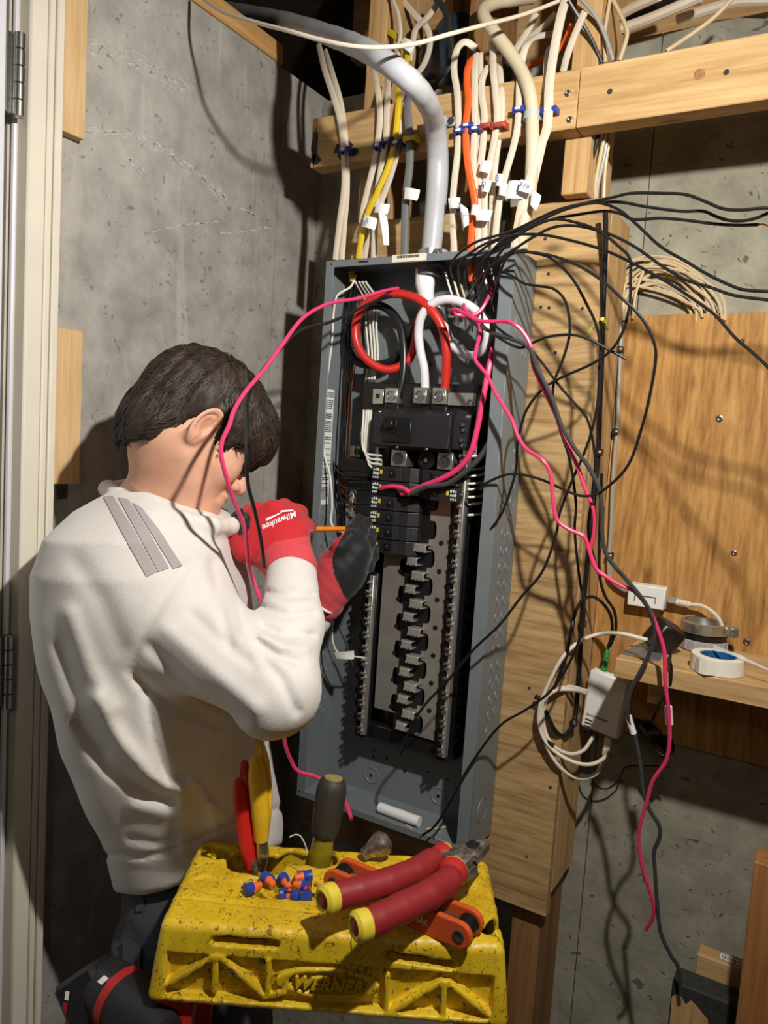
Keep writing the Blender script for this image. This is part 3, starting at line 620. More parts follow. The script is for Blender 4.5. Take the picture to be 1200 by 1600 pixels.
wire('black_wire', [(766, 485, 1.20), (780, 430, 1.13), (800, 396, 1.10), (850, 397), (897, 412), (936, 435), (967, 462, 1.06), (994, 487), (1013, 513), (1024, 544), (1023, 575), (1013, 629), (1002, 671), (986, 718), (967, 745, 1.10), (936, 770), (909, 775), (881, 765), (850, 751), (823, 743), (795, 741, 1.13), (765, 752), (735, 770, 1.16)], RW, M_wb, BW+'forming the largest loop over the amber plywood', group='loose black wires')
wire('black_wire', [(772, 470, 1.20), (780, 428, 1.14), (800, 431, 1.12), (819, 443), (843, 447), (866, 452), (883, 470), (890, 501), (889, 528), (879, 563), (868, 590), (864, 609, 1.12), (866, 640), (878, 680), (888, 710), (895, 745), (900, 790), (898, 830), (905, 900, 1.17), (913, 950), (908, 990), (890, 1035), (860, 1080), (820, 1110), (780, 1135, 1.14), (735, 1195), (705, 1250), (680, 1290), (660, 1305, 1.13)], RW, M_wb, BW+'looping over the plywood then trailing down to the panel bottom', tip=.010, group='loose black wires')
wire('black_wire', [(745, 500, 1.16), (775, 525, 1.12), (810, 543, 1.10), (831, 536), (858, 526), (893, 523), (920, 530), (947, 544), (978, 561, 1.12)], RW, M_wb, BW+'with a short cut end pointing right over the stud', group='loose black wires')
wire('black_wire', [(752, 480, 1.18), (775, 510, 1.13), (800, 528, 1.10), (823, 540), (847, 567), (870, 598), (893, 625), (916, 652), (926, 687), (930, 726), (926, 764), (924, 784), (919, 820), (922, 850), (931, 880, 1.16)], RW, M_wb, BW+'ending in a copper tip above the cable loop', tip=.012, group='loose black wires')
wire('charcoal_wire', [(735, 500, 1.16), (770, 520, 1.12), (823, 540, 1.09), (839, 575), (862, 621), (877, 664), (897, 699), (920, 730), (936, 764), (941, 796), (941, 834), (947, 865), (963, 888, 1.12), (974, 900), (995, 925), (1010, 945), (1020, 970), (1022, 990), (1015, 1020, 1.17), (1000, 1050), (985, 1080), (980, 1110), (983, 1125), (992, 1150, 1.20), (1000, 1190), (1005, 1235), (1015, 1265), (1030, 1290), (1030, 1310), (1022, 1330), (1023, 1355), (1026, 1400), (1032, 1455), (1048, 1492), (1060, 1512), (1064, 1556, 1.24)], .0032, M_wg, 'long dark grey wire hanging to the black plank at the bottom right')
wire('pink_wire', [(770, 440, 1.20), (763, 465, 1.17), (745, 490), (715, 492), (704, 487, 1.13), (712, 483), (730, 492), (752, 502), (785, 502), (800, 505, 1.09), (815, 516), (829, 540), (833, 571), (850, 609), (870, 652), (885, 691), (901, 726), (916, 768), (928, 799), (928, 834), (922, 861), (931, 885, 1.14)], .0030, M_wp, 'pink wire arching out of the panel and ending in copper beside the clips', tip=.012)
wire('pink_wire', [(725, 465, 1.19), (727, 485, 1.16), (745, 500), (750, 520), (742, 558, 1.12), (752, 575), (762, 588), (775, 615), (790, 640), (800, 656), (810, 683), (823, 702), (847, 718, 1.10), (860, 741), (864, 780), (870, 811), (889, 827), (912, 838), (920, 858), (930, 887), (947, 901, 1.13), (970, 915), (990, 923), (1006, 940), (1018, 960), (1030, 990, 1.16), (1038, 1020), (1040, 1070), (1044, 1102), (1046, 1130), (1046, 1160), (1040, 1190), (1020, 1220), (1010, 1255), (1000, 1290), (998, 1320), (1005, 1360), (1015, 1390), (1022, 1420), (1018, 1438), (1008, 1453, 1.24)], .0030, M_wp, 'longest pink wire hanging down past the shelf')
def wrap(L, r, par=None):
    m = MB(); m.tube(ipts(L), r, 10, sub=3); return m
o = tag(mk('tape_wrap', wrap([(982, 1119, 1.195), (985, 1130), (990, 1146, 1.20)], .0050), M_tag, fix=False), 'white tape wrapped round the dark grey hanging wire', 'tape')
o = tag(mk('tape_wrap', wrap([(1044, 1104, 1.19), (1045, 1115), (1046, 1131, 1.195)], .0058), M_tag, fix=False), 'white tape wrapped round the pink hanging wire', 'tape')
# --- pink and black wires hanging to the left, over the person
wire('pink_wire', [tuple(at(*q[:2], t=q[2])) for q in ((622, 450, 1.33), (598, 455, 1.30), (560, 466, 1.26), (525, 472, 1.22), (500, 480, 1.18), (470, 500, 1.13), (440, 540, 1.08), (413, 577, 1.03), (385, 610, .98), (366, 640, .955), (358, 665, .945), (347, 690, .94), (346, 715, .94), (355, 750, .95), (366, 785, .97), (380, 818, 1.0), (385, 850, 1.02), (388, 880, 1.03), (395, 905, 1.04), (407, 938, 1.05))], .0028, M_wp, 'pink wire drooping from the panel past the ear of the person')
wire('black_wire', [tuple(at(*q[:2], t=q[2])) for q in ((612, 462, 1.33), (575, 476, 1.29), (540, 493, 1.25), (510, 505, 1.20), (470, 515, 1.14), (438, 545, 1.08), (408, 582, 1.03), (389, 620, .985), (386, 660, .965), (385, 720, .96), (388, 760, .97), (396, 790, .98), (405, 830, .995), (410, 860, 1.0), (413, 887, 1.01))], .0026, M_wb, 'black wire drooping from the panel over the hair of the person')
wire('pink_wire', [tuple(at(*q[:2], t=q[2])) for q in ((443, 1125, 1.16), (445, 1160, 1.17), (454, 1186, 1.19), (466, 1205, 1.2), (495, 1214, 1.21), (530, 1236, 1.2), (543, 1262, 1.17), (549, 1279, 1.15))], .0030, M_wp, 'pink wire end below the elbow of the person, near the panel corner')
# --- heavy service conductors
R8 = .0078
wire('service_conductor', [(668, 470, 1.205), (655, 500, 1.21), (648, 535, 1.215), (640, 560), (625, 573, 1.205), (600, 577), (573, 562, 1.18), (557, 535, 1.175), (556, 505), (567, 480), (590, 464, 1.17), (620, 459), (650, 466), (672, 483, 1.175), (690, 510), (697, 545), (697, 580), (694, 622, 1.20)], R8, M_wr, 'thick red conductor coiled in a loop above the main breaker', 'conductor', n=12)
wire('service_conductor', [(664, 470, 1.21), (655, 500, 1.22), (640, 535, 1.225), (615, 562, 1.22), (588, 570), (560, 566, 1.205), (545, 545, 1.20), (546, 515), (560, 490), (585, 477, 1.205), (608, 485), (625, 508, 1.21), (631, 545), (630, 585), (622, 622, 1.20)], R8, M_wb, 'thick black conductor coiled behind the red one', 'conductor', n=12)
wire('service_conductor', [(676, 470, 1.21), (690, 500, 1.225), (708, 540, 1.225), (735, 556, 1.215), (755, 545, 1.20), (762, 522, 1.19), (754, 498), (733, 478, 1.18), (703, 468), (677, 474), (659, 493, 1.175), (654, 520), (657, 550), (663, 580), (664, 622, 1.20)], R8, plain('white_conductor', (222, 222, 226), .35, var=.03), 'thick white conductor coiled in a loop above the main breaker', 'conductor', n=12)
# --- feed conduit with fittings
cp = [tuple(at(*q[:2], t=q[2])) for q in ((250, -8, 2.25), (330, 9, 1.95), (390, 21, 1.72), (450, 34, 1.50), (517, 56, 1.30), (560, 73, 1.17), (600, 95, 1.10), (640, 126, 1.09), (665, 156, 1.14), (679, 190, 1.235))]+pts([(684, 240, 1.178), (683, 290, 1.19), (679, 340, 1.20), (674, 392, 1.205)])
m = MB(); P_ = np.array(cp); m.tube(P_, [.0165]*10+[.0180, .0185, .0180, .0175], 16, sub=10)
V = m.verts(); n_ = 16; rings = V.reshape(-1, n_, 3); c = rings.mean(1, keepdims=True); k = np.arange(len(rings)); rings = c+(rings-c)*(1+.025*np.sin(k*1.1)*(k < 95))[:, None, None]; m.v = [rings.reshape(-1, 3)]
cf = mk('feed_conduit', m, M_cond, fix=False); tag(cf, 'fat light grey flexible conduit bending down into the panel top', 'conduit')
p = at(673, 392, y=1.205); zt = 2.011
m = MB(); m.lathe((p[0], 1.205, zt), (0, 0, 1), [(.0003, .026), (.006, .026), (.007, .022), (.016, .022), (.017, .019), (.019, .019)], 24); cc = tag(mk('conduit_connector', m, M_lug), 'metal connector where the grey conduit enters the panel top', 'connector')
m = MB(); m.box((p[0]+.018, 1.178, zt+.004), (p[0]+.040, 1.196, zt+.014), .002); mk('clamp_ear', m, M_lug, cc)
for dx in (.024, .034): m = MB(); m.lathe((p[0]+dx, 1.178, zt+.009), (0, -1, 0), [(0, .0035), (.004, .0035), (.004, .002), (.003, .0005)], 10); mk('clamp_screw', m, M_steel, cc)
m = MB(); m.lathe((p[0], 1.205, zt-.003), (0, 0, -1), [(0, .028), (.007, .028), (.008, .023), (.014, .021), (.022, .021), (.022, .018)], 24); tag(mk('conduit_bushing', m, plain('grey_plastic', (92, 94, 98), .5)), 'grey plastic bushing under the panel top at the feed', 'bushing')
m = MB(); m.tube(pts([(664, 420, 1.205), (664, 445, 1.205), (668, 478, 1.208)]), [.0165, .0175, .011], 14, sub=4); tag(mk('tape_wrap', m, M_tag, fix=False), 'white wrapping where the service conductors leave the bushing', 'tape')
def pipe_clamp(px, py, r, label, mat, y=1.178):
    c = at(px, py, y=y); m = MB(); m.tube([c+V3((0, 0, -.006)), c+V3((0, 0, .006))], r+.0028, 18, smooth=False); o = tag(mk('pipe_clamp', m, mat, fix=False), label, 'clamp')
    m = MB(); m.box((c[0]+r, c[1]+.002, c[2]-.007), (c[0]+r+.018, 1.19, c[2]+.007), .003); mk('ear', m, mat, o)
    m = MB(); m.lathe((c[0]+r+.010, c[1]+.002, c[2]), (0, -1, 0), [(0, .0055), (.003, .0055), (.004, .003), (.0042, .0005)], 12); mk('clamp_screw', m, M_dark, o)
pipe_clamp(681, 192, .0180, 'light grey clamp holding the fat conduit to the beam', M_cond)
# --- flat sheathed cables coming down to the panel top
NMW, NMT = .0058, .0030; REF = (0, 1, 0)
def nm(L, mat, label, w=NMW, t=NMT, group='cream cables entering the panel', cat='cable'):
    return wire('sheathed_cable', L, .004, mat, label, cat, group, n=10, flat=(w, t, REF))
E_ = 1.2
nm([(498, 70, 1.28), (507, 108, 1.22), (521, 150, 1.19), (532, 190, 1.182), (537, 235), (538, 290, 1.19), (531, 345), (524, 406, E_)], M_nm, 'leftmost cream cable, clipped to the stained beam end')
nm([(508, 80, 1.28), (519, 115, 1.22), (533, 165, 1.192), (541, 235, 1.189), (542, 300, 1.195), (538, 350), (534, 406, E_)], M_nm, 'second cream cable from the left, behind the leftmost one')
nm([(583, 100, 1.22), (590, 140, 1.19), (594, 178, 1.182), (590, 225), (583, 262, 1.19), (573, 302), (566, 338), (562, 405, E_)], M_nm, 'cream cable left of the yellow one, bowing outwards')
nm([(607, 122, 1.22), (605, 160, 1.19), (603, 217, 1.182), (597, 253), (591, 290, 1.19), (587, 330), (584, 404, E_)], M_nm, 'cream cable just behind the yellow one')
nm([(632, 133, 1.23), (625, 180, 1.195), (621, 233, 1.189), (611, 273), (596, 315, 1.2), (580, 360), (569, 405, 1.21)], M_nm, 'cream cable running alongside the yellow one to its right')
nm([(573, 53, 1.30), (600, 48, 1.27), (617, 56), (636, 80, 1.24), (631, 110), (623, 142, 1.20), (622, 173, 1.182), (617, 220, 1.178), (607, 260), (590, 300, 1.18), (574, 335), (566, 367), (560, 404, 1.195)], M_ny, 'yellow cable curving down to the left end of the panel', .0056, group=None)
nm([(655, 120, 1.25), (640, 150, 1.20), (637, 175, 1.185), (640, 213, 1.18), (640, 260), (635, 300, 1.19), (633, 335), (632, 402, E_)], M_ng, 'dark grey cable left of the fat conduit', .0070, .0045, None)
nm([(744, 76, 1.20), (728, 66, 1.19), (716, 74, 1.185), (710, 95), (710, 115), (714, 140), (716, 170, 1.18), (717, 203), (715, 240), (711, 275, 1.19), (708, 308), (708, 350), (710, 400, E_)], M_nm, 'cream cable hooked over at its top, next to the conduit clamp')
nm([(748, 92, 1.21), (738, 93), (731, 108, 1.185), (730, 130), (732, 157), (729, 185, 1.176), (728, 203), (729, 235), (732, 263, 1.18), (738, 293), (742, 320), (738, 350), (735, 402, E_), (738, 440, 1.2)], M_no, 'orange cable in the middle of the cables, entering the panel', .0058, .0040, None)
nm([(744, 85, 1.20), (742, 112, 1.186), (742, 148), (742, 190, 1.18), (740, 240), (740, 282, 1.19), (743, 340), (741, 402, 1.205)], M_nm, 'cream cable directly right of the orange one')
nm([(750, 85, 1.21), (750, 125, 1.195), (748, 165), (750, 200, 1.189), (748, 250), (746, 300, 1.2), (750, 402, 1.215)], M_nm, 'cream cable tucked behind the orange one')
nm([(763, 104, 1.20), (754, 123, 1.19), (753, 148), (757, 176, 1.182), (757, 196), (754, 235), (750, 265, 1.19), (748, 300), (747, 400, E_)], M_nm, 'cream cable under the red staple, left one')
nm([(770, 66, 1.21), (771, 112, 1.186), (774, 140), (777, 178, 1.18), (775, 203), (769, 238), (763, 265, 1.19), (758, 295), (757, 335), (757, 402, 1.2)], M_nm, 'cream cable under the red staple, right one with the paper flag')
nm([(780, 100, 1.21), (783, 140, 1.192), (784, 178, 1.187), (779, 215), (774, 255, 1.2), (770, 300), (768, 402, 1.21)], M_nm, 'cream cable half hidden beside the red staple')
nm([(870, 52, 1.26), (838, 58, 1.22), (823, 71, 1.19), (816, 95), (812, 130, 1.184), (811, 167, 1.18), (808, 203), (800, 238), (792, 265, 1.185), (785, 293), (778, 332), (771, 402, 1.195)], M_nm, 'cream cable under the blue staple left of the beige pipe')
nm([(886, -6, 1.20), (878, 20), (870, 57, 1.185), (862, 103), (858, 139, 1.178), (857, 170, 1.172), (854, 203), (841, 237), (828, 280, 1.175), (814, 328), (802, 402, 1.19)], M_nm, 'wide cream cable in front of the beam at the right, blue staple on it', .0075, .0035)
nm([(865, 70, 1.24), (857, 82, 1.22), (854, 112, 1.195), (855, 160, 1.189), (850, 215), (838, 270, 1.19), (826, 330), (818, 402, 1.2)], M_nm, 'cream cable behind the wide one at the right')
nm([(914, 18, 1.20), (901, 48), (887, 85), (880, 112, 1.23)], M_nm, 'short cream cable passing behind the beam left of the stud')
nm([(838, 20, 1.24), (825, 48), (809, 73), (795, 95, 1.26)], M_nm, 'cream cable slanting behind the beige pipe')
nm([(868, 22, 1.27), (847, 44), (820, 64), (800, 80, 1.3)], M_nm, 'shaded cream cable slanting behind the wide cable')
nm([(895, 38, 1.25), (882, 68), (866, 84, 1.27), (847, 94), (828, 102, 1.3)], M_no, 'orange cable crossing behind the cables at the upper right', .0058, .0040, None)
nm([(690, -5, 1.30), (670, 25, 1.29), (650, 45), (645, 70), (640, 95, 1.3)], M_nm, 'cream cable curling above the white paper flag')
nm([(625, -5, 1.32), (650, 25, 1.31), (668, 45), (672, 70), (663, 100), (648, 120, 1.32)], M_nm, 'cream cable bending in a hook right of the yellow one')
nm([(612, -5, 1.25), (622, 20), (626, 48), (624, 66), (622, 90, 1.24)], M_nm, 'thin cream cable with the white paper flag', .0036, .0030)
nm([(680, -5, 1.27), (698, 22), (704, 60), (705, 95), (690, 125), (670, 142, 1.27)], plain('black_cable', (44, 42, 40), .5), 'dark cable looping behind the fat conduit', .0060, .0050, None)
wire('black_cable', [(792, 90, 1.25), (794, 130, 1.238), (795, 180, 1.2335), (793, 250, 1.24), (790, 300), (790, 360, 1.245), (788, 402, 1.23)], .0085, plain('black_cable', (44, 42, 40), .5), 'fat black cable behind the cream ones by the red staple', 'cable', n=12)
# --- beige pipe with elbow and clamp
pp = pts([(832, -4, 1.32), (800, 0, 1.27), (775, 4, 1.24), (757, 14, 1.21), (757, 28, 1.195), (772, 50, 1.185), (792, 76), (811, 104), (825, 135, 1.178), (831, 168, 1.175), (832, 205), (832, 240, 1.178), (828, 300, 1.19), (818, 350), (812, 402, 1.2)])
m = MB(); m.tube(pp, .0105, 14, sub=6); tag(mk('pvc_pipe', m, M_pvc, fix=False), 'beige plastic pipe with a bend at its top', 'pipe')
pipe_clamp(831, 182, .0105, 'small grey clamp round the beige pipe', M_cond, 1.177)
# --- thin cables along the ceiling
wire('thin_cable', [tuple(at(*q[:2], t=q[2])) for q in ((310, -8, 1.3), (345, 17, 1.22), (400, 35, 1.14), (450, 48, 1.08), (500, 62, 1.05), (550, 72, 1.03), (600, 74, 1.03), (650, 68, 1.05), (700, 54, 1.08), (760, 38, 1.13), (820, 22, 1.17), (885, -3, 1.2))], .0030, M_nm, 'thin cream cable sagging across the top in front of the fat conduit', 'cable')
wire('thin_cable', [(1041, 80, 1.235), (1080, 54, 1.25), (1116, 27), (1150, -8, 1.25)], .0032, M_tan, 'thin tan cable rising from behind the long beam', 'cable')
for L, r, mt, lb in (([(888, 0, 1.19), (900, 20), (912, 40), (926, 65), (940, 98, 1.233)], .0030, M_wb, 'black cable slanting down in front of the upper stud'),
    ([(905, -5, 1.20), (930, 24), (945, 54), (958, 95, 1.235)], .0034, M_wgn, 'grey cable slanting down beside the upper stud'),
    ([(955, -5, 1.26), (968, 20), (978, 42), (979, 60), (968, 95, 1.26)], .0034, M_tan, 'tan cable bowing out right of the upper stud'),
    ([(954, -5, 1.24), (948, 30), (944, 60), (946, 98, 1.24)], .0028, M_tan, 'thin tan cable along the right face of the upper stud'),
    ([(937, 205, 1.24), (926, 245), (921, 265), (922, 312, 1.27)], .0036, M_wb, 'black cable below the beam strapped to the stud'),
    ([(946, 208, 1.25), (936, 255), (929, 300), (930, 325, 1.285)], .0034, M_tan, 'tan cable below the beam beside the black one'),
    ([(951, 208, 1.26), (943, 250), (934, 290), (931, 320, 1.28)], .0032, M_wgn, 'grey cable below the beam beside the tan one'),
    ([(953, 215, 1.27), (946, 260), (943, 320), (941, 400, 1.29), (939, 470), (940, 490, 1.30)], .0028, M_tan, 'thin tan cable running down the edge of the plywood board'),
    ([(958, 30, 1.33), (990, 12), (1030, -6, 1.28)], .0075, M_nm, 'thick white cable at the upper right, nearest the stud'),
    ([(958, 49, 1.35), (1020, 27), (1095, -5, 1.30)], .0080, M_nm, 'thick white cable resting on the concrete top'),
    ([(1058, 31, 1.38), (1110, 14), (1155, 2), (1210, 0, 1.36)], .0080, M_nm, 'thick white cable at the upper right corner'),
    ([(960, 40, 1.36), (1000, 20), (1055, -6, 1.32)], .0070, M_wb, 'dark cable between the thick white ones at the upper right')):
    wire('cable', L, r, mt, lb, 'cable')
# --- staples on the beam
def staple(px, py, mat, label, w=.0165, y=1.170):
    c = at(px, py, y=y); t = thing('cable_staple', label, 'staple', tuple(c+V3((0, 0, -.005))), 'cable staples on the beam')
    m = MB(); m.box((c[0]-w/2, c[1]-.001, c[2]-.0035), (c[0]+w/2, c[1]+.004, c[2]+.0035), .0012); mk('strap', m, mat, t)
    m = MB(); m.box((c[0]-w*.28, c[1]-.0022, c[2]-.0022), (c[0]+w*.28, c[1]-.0004, c[2]+.0022), .0006); mk('raised_bar', m, M_tag if mat is M_blue else mat, t)
    for s in (-1, 1): m = MB(); m.box((c[0]+s*w*.5-.0022, c[1]+.001, c[2]-.005), (c[0]+s*w*.5+.0022, 1.1895, c[2]+.005), .001); mk('leg', m, mat, t)
for a in ((536, 233, M_blue, 'blue staple on the leftmost cream cables'), (589, 226, M_blue, 'blue staple on the cream cable, first of three in a row'), (604, 218, M_blue, 'blue staple, middle of the three beside the yellow cable'), (618, 222, M_blue, 'blue staple on the yellow cable'), (639, 215, M_yel, 'yellow staple on the dark grey cable', .022),
          (716, 203, M_blue, 'blue staple just right of the conduit clamp'), (728, 195, M_blue, 'blue staple on the orange cable'), (741, 200, M_blue, 'blue staple right of the orange cable'), (758, 195, M_red2, 'red staple on the left cream cable'), (777, 194, M_red2, 'red staple on the right cream cable', .022), (809, 169, M_blue, 'blue staple left of the beige pipe'), (856, 170, M_blue, 'blue staple on the wide cream cable at the right', .021)): staple(*a)
# --- paper flags and tape on the cables
def flag(quad, label, y=1.175, txt=None, size=.012, name='paper_flag', curl=.006, tilt=0):
    q = [V3((*at(a, b, y=y),)) for a, b in quad]; n = 8; G = np.zeros((n+1, n+1, 3))
    for i in range(n+1):
        for j in range(n+1):
            a, b = i/n, j/n; G[i, j] = (q[0]*(1-a)+q[1]*a)*(1-b)+(q[3]*(1-a)+q[2]*a)*b; G[i, j, 1] += curl*(math.sin(a*3.1)*-.6+.5*math.sin(b*2.5+1)*a)
    m = MB(); m.grid(G); G2 = G.copy(); G2[..., 1] += .0004; m.grid(G2)
    o = mk(name, m, M_tag, fix=False); tag(o, label, 'paper label')
    if txt:
        c = q[0]*.25+q[1]*.25+q[2]*.25+q[3]*.25; c[1] -= curl*1.3+.0012; ex = (q[1]-q[0])+(q[2]-q[3]); ex[1] = 0; ey = (q[0]-q[3])+(q[1]-q[2]); ey[1] = 0
        text_on('handwriting', txt, size, c, ex, ey, plain('pen_ink', (38, 44, 96), .6), o, .0002)
    return o
flag(((631, 58), (648, 66), (642, 84), (626, 72)), 'white paper flag beside the thin cable at the top', 1.225)
flag(((570, 336), (588, 341), (586, 360), (566, 354)), 'white tape on the yellow cable with a pen mark', 1.172, '8', .012)
flag(((588, 317), (608, 319), (605, 336), (585, 332)), 'white tape above the twisted paper tail', 1.180)
flag(((590, 332), (601, 334), (609, 384), (599, 386)), 'twisted strip of white tape hanging by the yellow cable', 1.176, curl=.014)
flag(((633, 293), (655, 296), (652, 314), (631, 311)), 'white tape round the dark grey cable', 1.178)
flag(((700, 310), (718, 308), (717, 326), (702, 326)), 'white tape round the hooked cream cable', 1.180)
flag(((716, 315), (729, 325), (733, 352), (724, 362)), 'hanging white paper flag with handwriting left of the orange cable', 1.174, 'SMALL', .0085, curl=.010)
flag(((738, 320), (747, 320), (745, 337), (735, 336)), 'white tape round the orange cable', 1.171)
flag(((743, 327), (769, 328), (764, 346), (744, 345)), 'blank folded paper flag right of the orange cable', 1.178)
flag(((752, 251), (769, 252), (765, 272), (748, 268)), 'blank white paper flag highest on the right cables', 1.176)
flag(((753, 281), (767, 282), (764, 301), (752, 300)), 'white paper flag with the letters El', 1.177, 'El', .012)
flag(((776, 272), (786, 272), (783, 292), (774, 291)), 'white paper flag with the letter B', 1.178, 'B', .013)
flag(((781, 286), (795, 287), (789, 307), (779, 305)), 'white tape round the cable left of the POI flag', 1.177)
flag(((795, 283), (816, 282), (818, 312), (789, 311)), 'wide crumpled white paper between two cables', 1.176, curl=.008)
flag(((814, 280), (834, 285), (829, 303), (810, 298)), 'white paper flag with the letters POI', 1.162, 'P OI', .0095, curl=.003)
flag(((830, 296), (844, 304), (838, 330), (828, 318)), 'torn white paper tail right of the wide cream cable', 1.172, curl=.012)
# --- wires inside the panel
g = 'thin wires inside the panel on the left'
for k, (dx, y) in enumerate(((0, 1.212), (5, 1.222), (10, 1.204), (14, 1.216), (18, 1.227), (22, 1.208))):
    ex = [(560, 742, 1.19), (562, 762, 1.19), (560, 786, 1.19), (560, 808, 1.19), (558, 832, 1.19), (560, 752, 1.2)][k]
    wire('black_wire', [(552+dx*.3, 425, 1.205), (540+dx*.6, 470, y), (533+dx*.9, 520), (527+dx, 580), (524+dx, 640), (521+dx, 690), (520+dx, ex[1]-22, y), (530+dx*.8, ex[1]-4, 1.2), (548, ex[1]+1, 1.19), (580, ex[1]+2, 1.182)], .0019, M_wb, 'thin black wire inside the panel on the left, '+('nearest the flange, feeding the topmost breaker', 'feeding the second breaker', 'feeding the third breaker', 'feeding the fourth breaker', 'feeding the fifth breaker', 'innermost of the bundle')[k], group=g)
for k, dx in enumerate((0, 4, 7)):
    wire('bare_ground_wire', [(560+dx, 430, 1.23), (556+dx, 520, 1.225), (548+dx, 570), (541+dx, 620), (540+dx, 680, 1.22), (536+dx, 740), (536+dx, 768+k*5, 1.215), (545, 778+k*4, 1.2), (557, 780+k*4, 1.195)], .0013, M_cu, 'bare copper ground wire at the left inside the panel, '+('left', 'middle', 'right')[k]+' of three', group='bare copper wires')
wire('white_wire', [(556, 430, 1.20), (548, 448, 1.19), (527, 462, 1.175), (521, 490), (519, 530), (514, 570), (509, 605), (504, 680, 1.178), (508, 715), (516, 745), (519, 790), (517, 815), (525, 828, 1.17), (536, 832, 1.16)], .0021, M_ww, 'single white wire down the left flange of the panel')
for k, dx in enumerate((0, 6, 11, 16)):
    wire('white_wire', [(555+dx, 440, 1.20), (570+dx*1.2, 470, 1.235), (572+dx, 510), (576+dx*.9, 560), (571+dx*.8, 600, 1.235), (568+dx*.7, 650, 1.20), (566+dx*.6, 690, 1.195), (572+dx*.3, 708+k*6, 1.192), (596, 712+k*7, 1.192)], .0021, M_ww, 'white wire bending into the left neutral tab, '+('highest', 'second', 'third', 'lowest')[k]+' of four', group='white wires at the neutral tab')
for k, (dx, mt) in enumerate(((0, M_wb), (4, M_wb), (8, plain('brown_wire', (84, 66, 54), .4)), (12, M_wb), (15, plain('brown_wire', (84, 66, 54), .4)), (-4, M_wb))):
    wire('black_wire' if mt is M_wb else 'brown_wire', [(768+dx, 430, 1.22), (764+dx, 480, 1.215), (768+dx, 540, 1.22), (766+dx*.9, 610), (764+dx*.8, 680), (759+dx*.7, 740, 1.225), (752+dx*.7, 800), (747+dx*.6, 850, 1.235)], .0020, mt, ('thin black' if mt is M_wb else 'brown')+' wire at the right inside the panel, '+('second', 'third', 'fourth', 'fifth', 'last', 'first')[k]+' from the left in the bundle', group='wires inside the panel on the right')
for k, q in enumerate((712, 733, 743, 755, 764, 776, 787, 804)):
    wire('white_wire', [(770, 470, 1.23), (768, 560, 1.235), (765, 640), (762, q-25, 1.232), (757, q-4, 1.22), (745, q, 1.2), (731, q+1, 1.186)], .0021, M_ww, 'white wire bending into the right neutral bar, '+('topmost', 'second from the top', 'third from the top', 'fourth from the top', 'fourth from the bottom', 'third from the bottom', 'second from the bottom', 'lowest')[k], group='white wires at the right neutral bar')
wire('pink_conductor', [(770, 545, 1.17), (765, 570, 1.155), (755, 620, 1.15), (746, 668), (735, 708, 1.15), (715, 733), (690, 748, 1.15), (660, 760), (640, 769), (628, 772, 1.16)], .0048, M_wp, 'thick pink wire curving down to the upper breakers', 'wire')
wire('charcoal_conductor', [(772, 585, 1.18), (778, 630, 1.165), (772, 672), (755, 707, 1.16), (735, 730), (713, 748, 1.152), (695, 757), (665, 761), (643, 771, 1.15)], .0046, M_wg, 'thick dark grey wire lying beside the thick pink one', 'wire', tip=.006)
wire('pink_conductor', [(595, 763, 1.158), (612, 760, 1.153), (630, 763), (640, 770, 1.152)], .0042, M_wp, 'short pink wire stub lying across the second breaker', 'wire', tip=.004)
wire('white_wire', [(522, 950, 1.16), (519, 990, 1.165), (523, 1012, 1.17), (533, 1022, 1.175), (555, 1026, 1.178), (572, 1028, 1.182)], .0017, M_ww, 'white wire with a paper flag at the lower left neutral bar')
wire('grey_wire', [(526, 950, 1.17), (530, 980, 1.18), (540, 1005, 1.2), (550, 1035), (556, 1058, 1.21)], .0014, M_wg, 'thin grey wire behind the paper flag at the lower left', tip=.01)
flag(((522, 1019), (552, 1017), (553, 1030), (526, 1029)), 'small white paper flag on the wire at the lower left of the panel', 1.165, curl=.004)
wire('ground_clip', [(549, 425, 1.2), (552, 440, 1.2)], .006, M_ny, 'yellow sheath end just inside the panel top left', 'cable')
for k, (a, b, mt) in enumerate(((700, 448, M_ww), (712, 455, M_ww), (722, 458, M_tan), (757, 440, M_ww), (768, 430, M_ww), (785, 418, M_ww))):
    wire('stripped_wire', [(a-4, b-22, 1.19), (a+2, b, 1.18), (a+8, b+18, 1.19), (a+14, b+40, 1.21), (a+16, b+60, 1.225)], .0018, mt, 'short stripped wire under the panel top right, '+('leftmost', 'second from the left', 'third from the left', 'third from the right', 'second from the right', 'rightmost')[k]+' in the tangle', group='stripped wires at the panel top')
# --- scraps lying in the bottom of the panel
m = MB(); a = at(584, 1268, z=1.0225); b = at(677, 1266, z=1.0225); m.tube([V3((a[0], 1.19, 1.0225)), V3((b[0]-.02, 1.188, 1.0225)), V3((b[0]+.0, 1.188, 1.0225))], .0095, 14); o = tag(mk('sheath_scrap', m, M_tag, fix=False), 'white rolled sheath scrap lying in the panel bottom', 'scrap')
for k, (p_, d) in enumerate((((-.566, 1.185), (.026, .03)), ((-.60, 1.175), (.014, -.004)), ((-.64, 1.22), (.012, .0)))): 
    m = MB(); m.tube([(p_[0], p_[1], 1.0146), (p_[0]+d[0], p_[1]+d[1], 1.0146)], .0018, 8, smooth=False); tag(mk('wire_scrap', m, M_tan, fix=False), 'cut bit of tan wire in the panel bottom, '+('long one near the right corner', 'short one in front of it', 'one behind the white scrap')[k], 'scrap', 'wire scraps in the panel')
